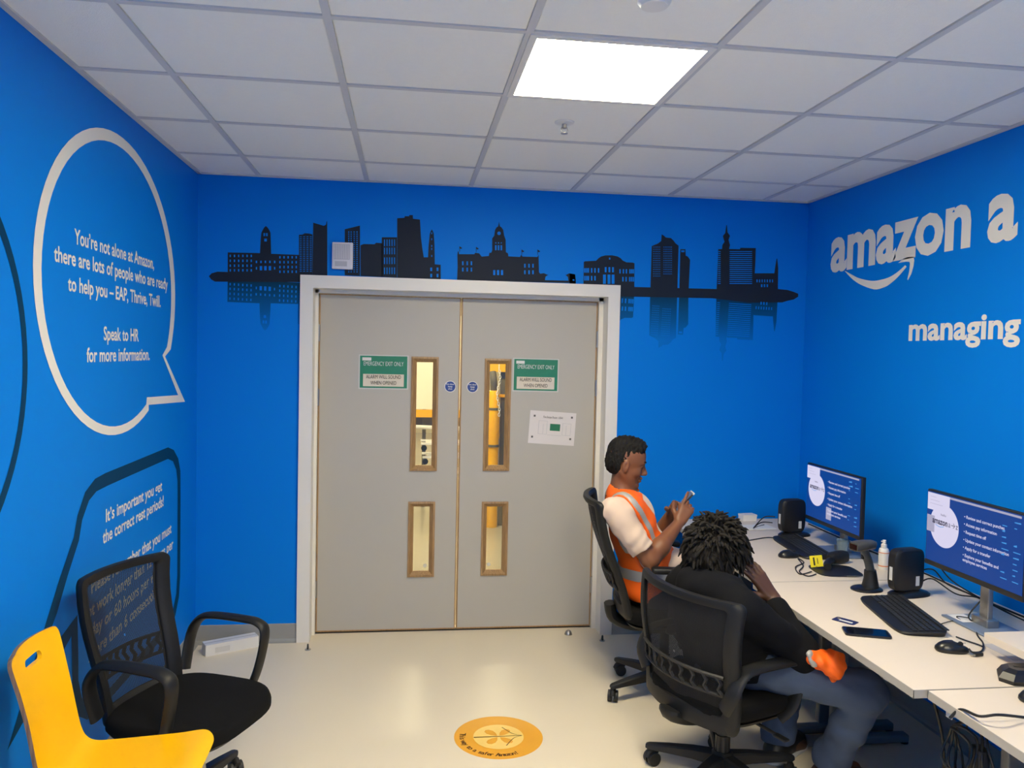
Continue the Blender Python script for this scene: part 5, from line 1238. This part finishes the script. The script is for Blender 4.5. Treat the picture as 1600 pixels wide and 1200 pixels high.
# orange vest bundled on the lap
bc = w2(.24, -.27, .0); bz = np.array(at(1288, 1040, 1, -1.965))
vb = Sdf(); vb.cap(bz+arr(-.05, 0, .035), bz+arr(.035, -.005, .0), .026, .042, k=.02, wide=((.5, .8, .3), 1.25)).cap(bz+arr(.02, 0, .02), bz+arr(.045, .01, -.065), .032, .019, k=.015).cap(bz+arr(-.02, .02, .015), bz+arr(.05, .02, .02), .034, .032, k=.015).cap(bz+arr(.03, -.01, .03), bz+arr(.062, -.01, -.03), .022, .012, k=.01)
vb.warp(lambda P: .007*vn(P, 70, 51)+.004*vn(P, 140, 52))
HV_ = thing('hi_vis_bundle', 'crumpled orange hi-vis cloth on the lap of the person in hoodie', 'vest', tuple(bz))
vs_ = Sdf(); vs_.cap(bz+arr(-.066, -.012, .052), bz+arr(-.050, -.018, .018), .012, .012, k=.01, wide=((.5, .8, .3), 1.6)); vs_.warp(lambda P: .004*vn(P, 90, 53))
person_parts(HV_, [('cloth', vb, .004, M_hi, None), ('reflective_strip', vs_, .004, M_refl, None)])
# ------------------------------------------------------------------ hall behind the doors, seen through the vision panels
M_conc = mat('polished grey hall floor', (158, 150, 134), .22, var=.10, vscale=1.2)
M_hwall = mat('beige hall cladding', (196, 184, 156), .7, var=.05)
M_hdark = mat('dark rack steel', (104, 98, 84), .5)
M_ry = mat('rack yellow', (240, 178, 20), .45, var=.05)
obj('floor_hall', MB().box(-2.5, 6, WT, 12, -.1, 0), M_conc, kind='structure')
obj('wall_hall', MB().box(-2.5, 6, 12, 12.1, 0, 3.6), M_hwall, kind='structure')
obj('wall_hall_left', MB().box(-2.6, -2.5, WT, 12, 0, 3.6), M_hwall, kind='structure')
obj('wall_hall_right', MB().box(6, 6.1, WT, 12, 0, 3.6), M_hwall, kind='structure')
obj('wall_hall_near', MB().box(-2.5, -.1, WT-.1, WT, 0, 3.6).box(RW+.1, 6, WT-.1, WT, 0, 3.6).box(-.1, RW+.1, WT-.1, WT, RH+.2, 3.6), M_hwall, kind='structure')
obj('ceiling_hall', MB().box(-2.6, 6.1, WT-.1, 12.1, 3.6, 3.7), M_hwall, kind='structure')
M_hl = mat('added hall lamp diffuser', (255, 240, 205), .5, emit=(255, 236, 196), estr=HALL_LIGHT)
for n, (x, y) in enumerate(((1.2, 1.9), (2.0, 5.0), (1.6, 9.0))):  # lamps out of view, added to light the hall
    t = thing('added_hall_lamp', 'unseen lamp added to light the hall behind the doors, %s' % ('nearest', 'middle', 'farthest')[n], 'light', (x, y, 3.6), group='added hall lamps')
    obj('lamp_body', MB().box(-.75, .75, -.20, .20, -.05, 0), M_white, t); obj('lamp_diffuser', MB().box(-.72, .72, -.18, .18, -.06, -.0505), M_hl, t)
t = thing('hall_board', 'white board on a yellow rail behind the left door glass', 'board', (1.35, 4.0, 0))
obj('board_panel', MB().box(-.5, .55, -.02, .02, 1.077, 2.1), mat('cream board', (244, 236, 214), .5), t)
obj('yellow_rail', MB().box(-.55, .6, -.03, .03, .99, 1.070), M_ry, t)
for x in (-.5, .02, .55): obj('post', MB().box(x-.02, x+.02, .03, .07, 0, 2.1), M_hdark if x == .02 else M_ry, t)
obj('gap_shade_panel', MB().box(-.5, .55, .08, .10, .888, .985), M_hdark, t)  # no real panel: dark colour paints the shaded gap below the rail
obj('white_bar', MB().cyl((-.5, -.03, .90), (.55, -.03, .865), .022, 14), M_card, t, 40)
t = thing('roller_rack', 'white roller rack with black wheels behind the left door glass', 'rack', (1.333, 3.6, 0))
for n, z in enumerate((.753, .612, .45)):
    sh_ = obj('shelf_rail', MB().box(.016*n, .75, 0, .04, z-.02, z).box(.016*n, .75, .30, .34, z-.02, z), M_card, t)
    obj('wheel', MB().cyl((.03+.016*n, -.03, z-.05), (.03+.016*n, -.002, z-.05), .030, 18), M_blk, sh_, 40)
    obj('shelf', MB().box(.05+.016*n, .75, .04, .30, z-.016, z-.006), M_card, sh_)
for y in (.0, .30): obj('upright', MB().box(.70, .75, y, y+.04, 0, .84), M_card, t)
obj('upright', MB().box(.20, .22, .16, .18, 0, .70), M_card, t)
t = thing('column_guard', 'yellow rack column guard with dark straps behind the right door glass', 'guard', (2.02, 3.0, 0))
obj('guard_body', MB().lathe([(0, 0), (.052, 0), (.055, .02), (.050, .5), (.056, .55), (.052, .62), (.053, .85), (.060, .90), (.056, 1.28), (.045, 1.335), (0, 1.345)], 22), M_ry, t, 50)
for z in (.80, 1.16): obj('strap', MB().lathe([(.057, z-.012), (.0605, z-.012), (.0605, z+.012), (.057, z+.012)], 22), M_hdark, t, 50)
obj('rack_upright', MB().box(.07, .14, .06, .14, 0, 2.6), M_hdark, t)
obj('rack_arm', MB().box(.06, .16, .045, .06, 1.27, 1.30), M_ry, t)
obj('top_beam', MB().box(-.12, .30, .02, .10, 1.52, 1.75), M_ry, t)
obj('hose', MB().tube(smooth_path([(-.02, .0, 1.52), (-.01, -.02, 1.44), (.0, .0, 1.345)], 5), .034, 14), M_hdark, t, 50)
links = obj('chain', MB().cyl((.035, -.075, 1.56), (.035, -.075, 1.60), .004, 8), M_card, t)
for i in range(18):
    a = i % 2; c = Vector((.035+.012*math.sin(i*.5), -.075, 1.55-i*.026))
    obj('chain_link', MB().tube([c+Vector(((.009*math.cos(q)) if a else 0, 0 if a else .009*math.cos(q), .017*math.sin(q))) for q in [j*2*math.pi/10 for j in range(10)]], .0035, 6, True), M_card, links, 60)
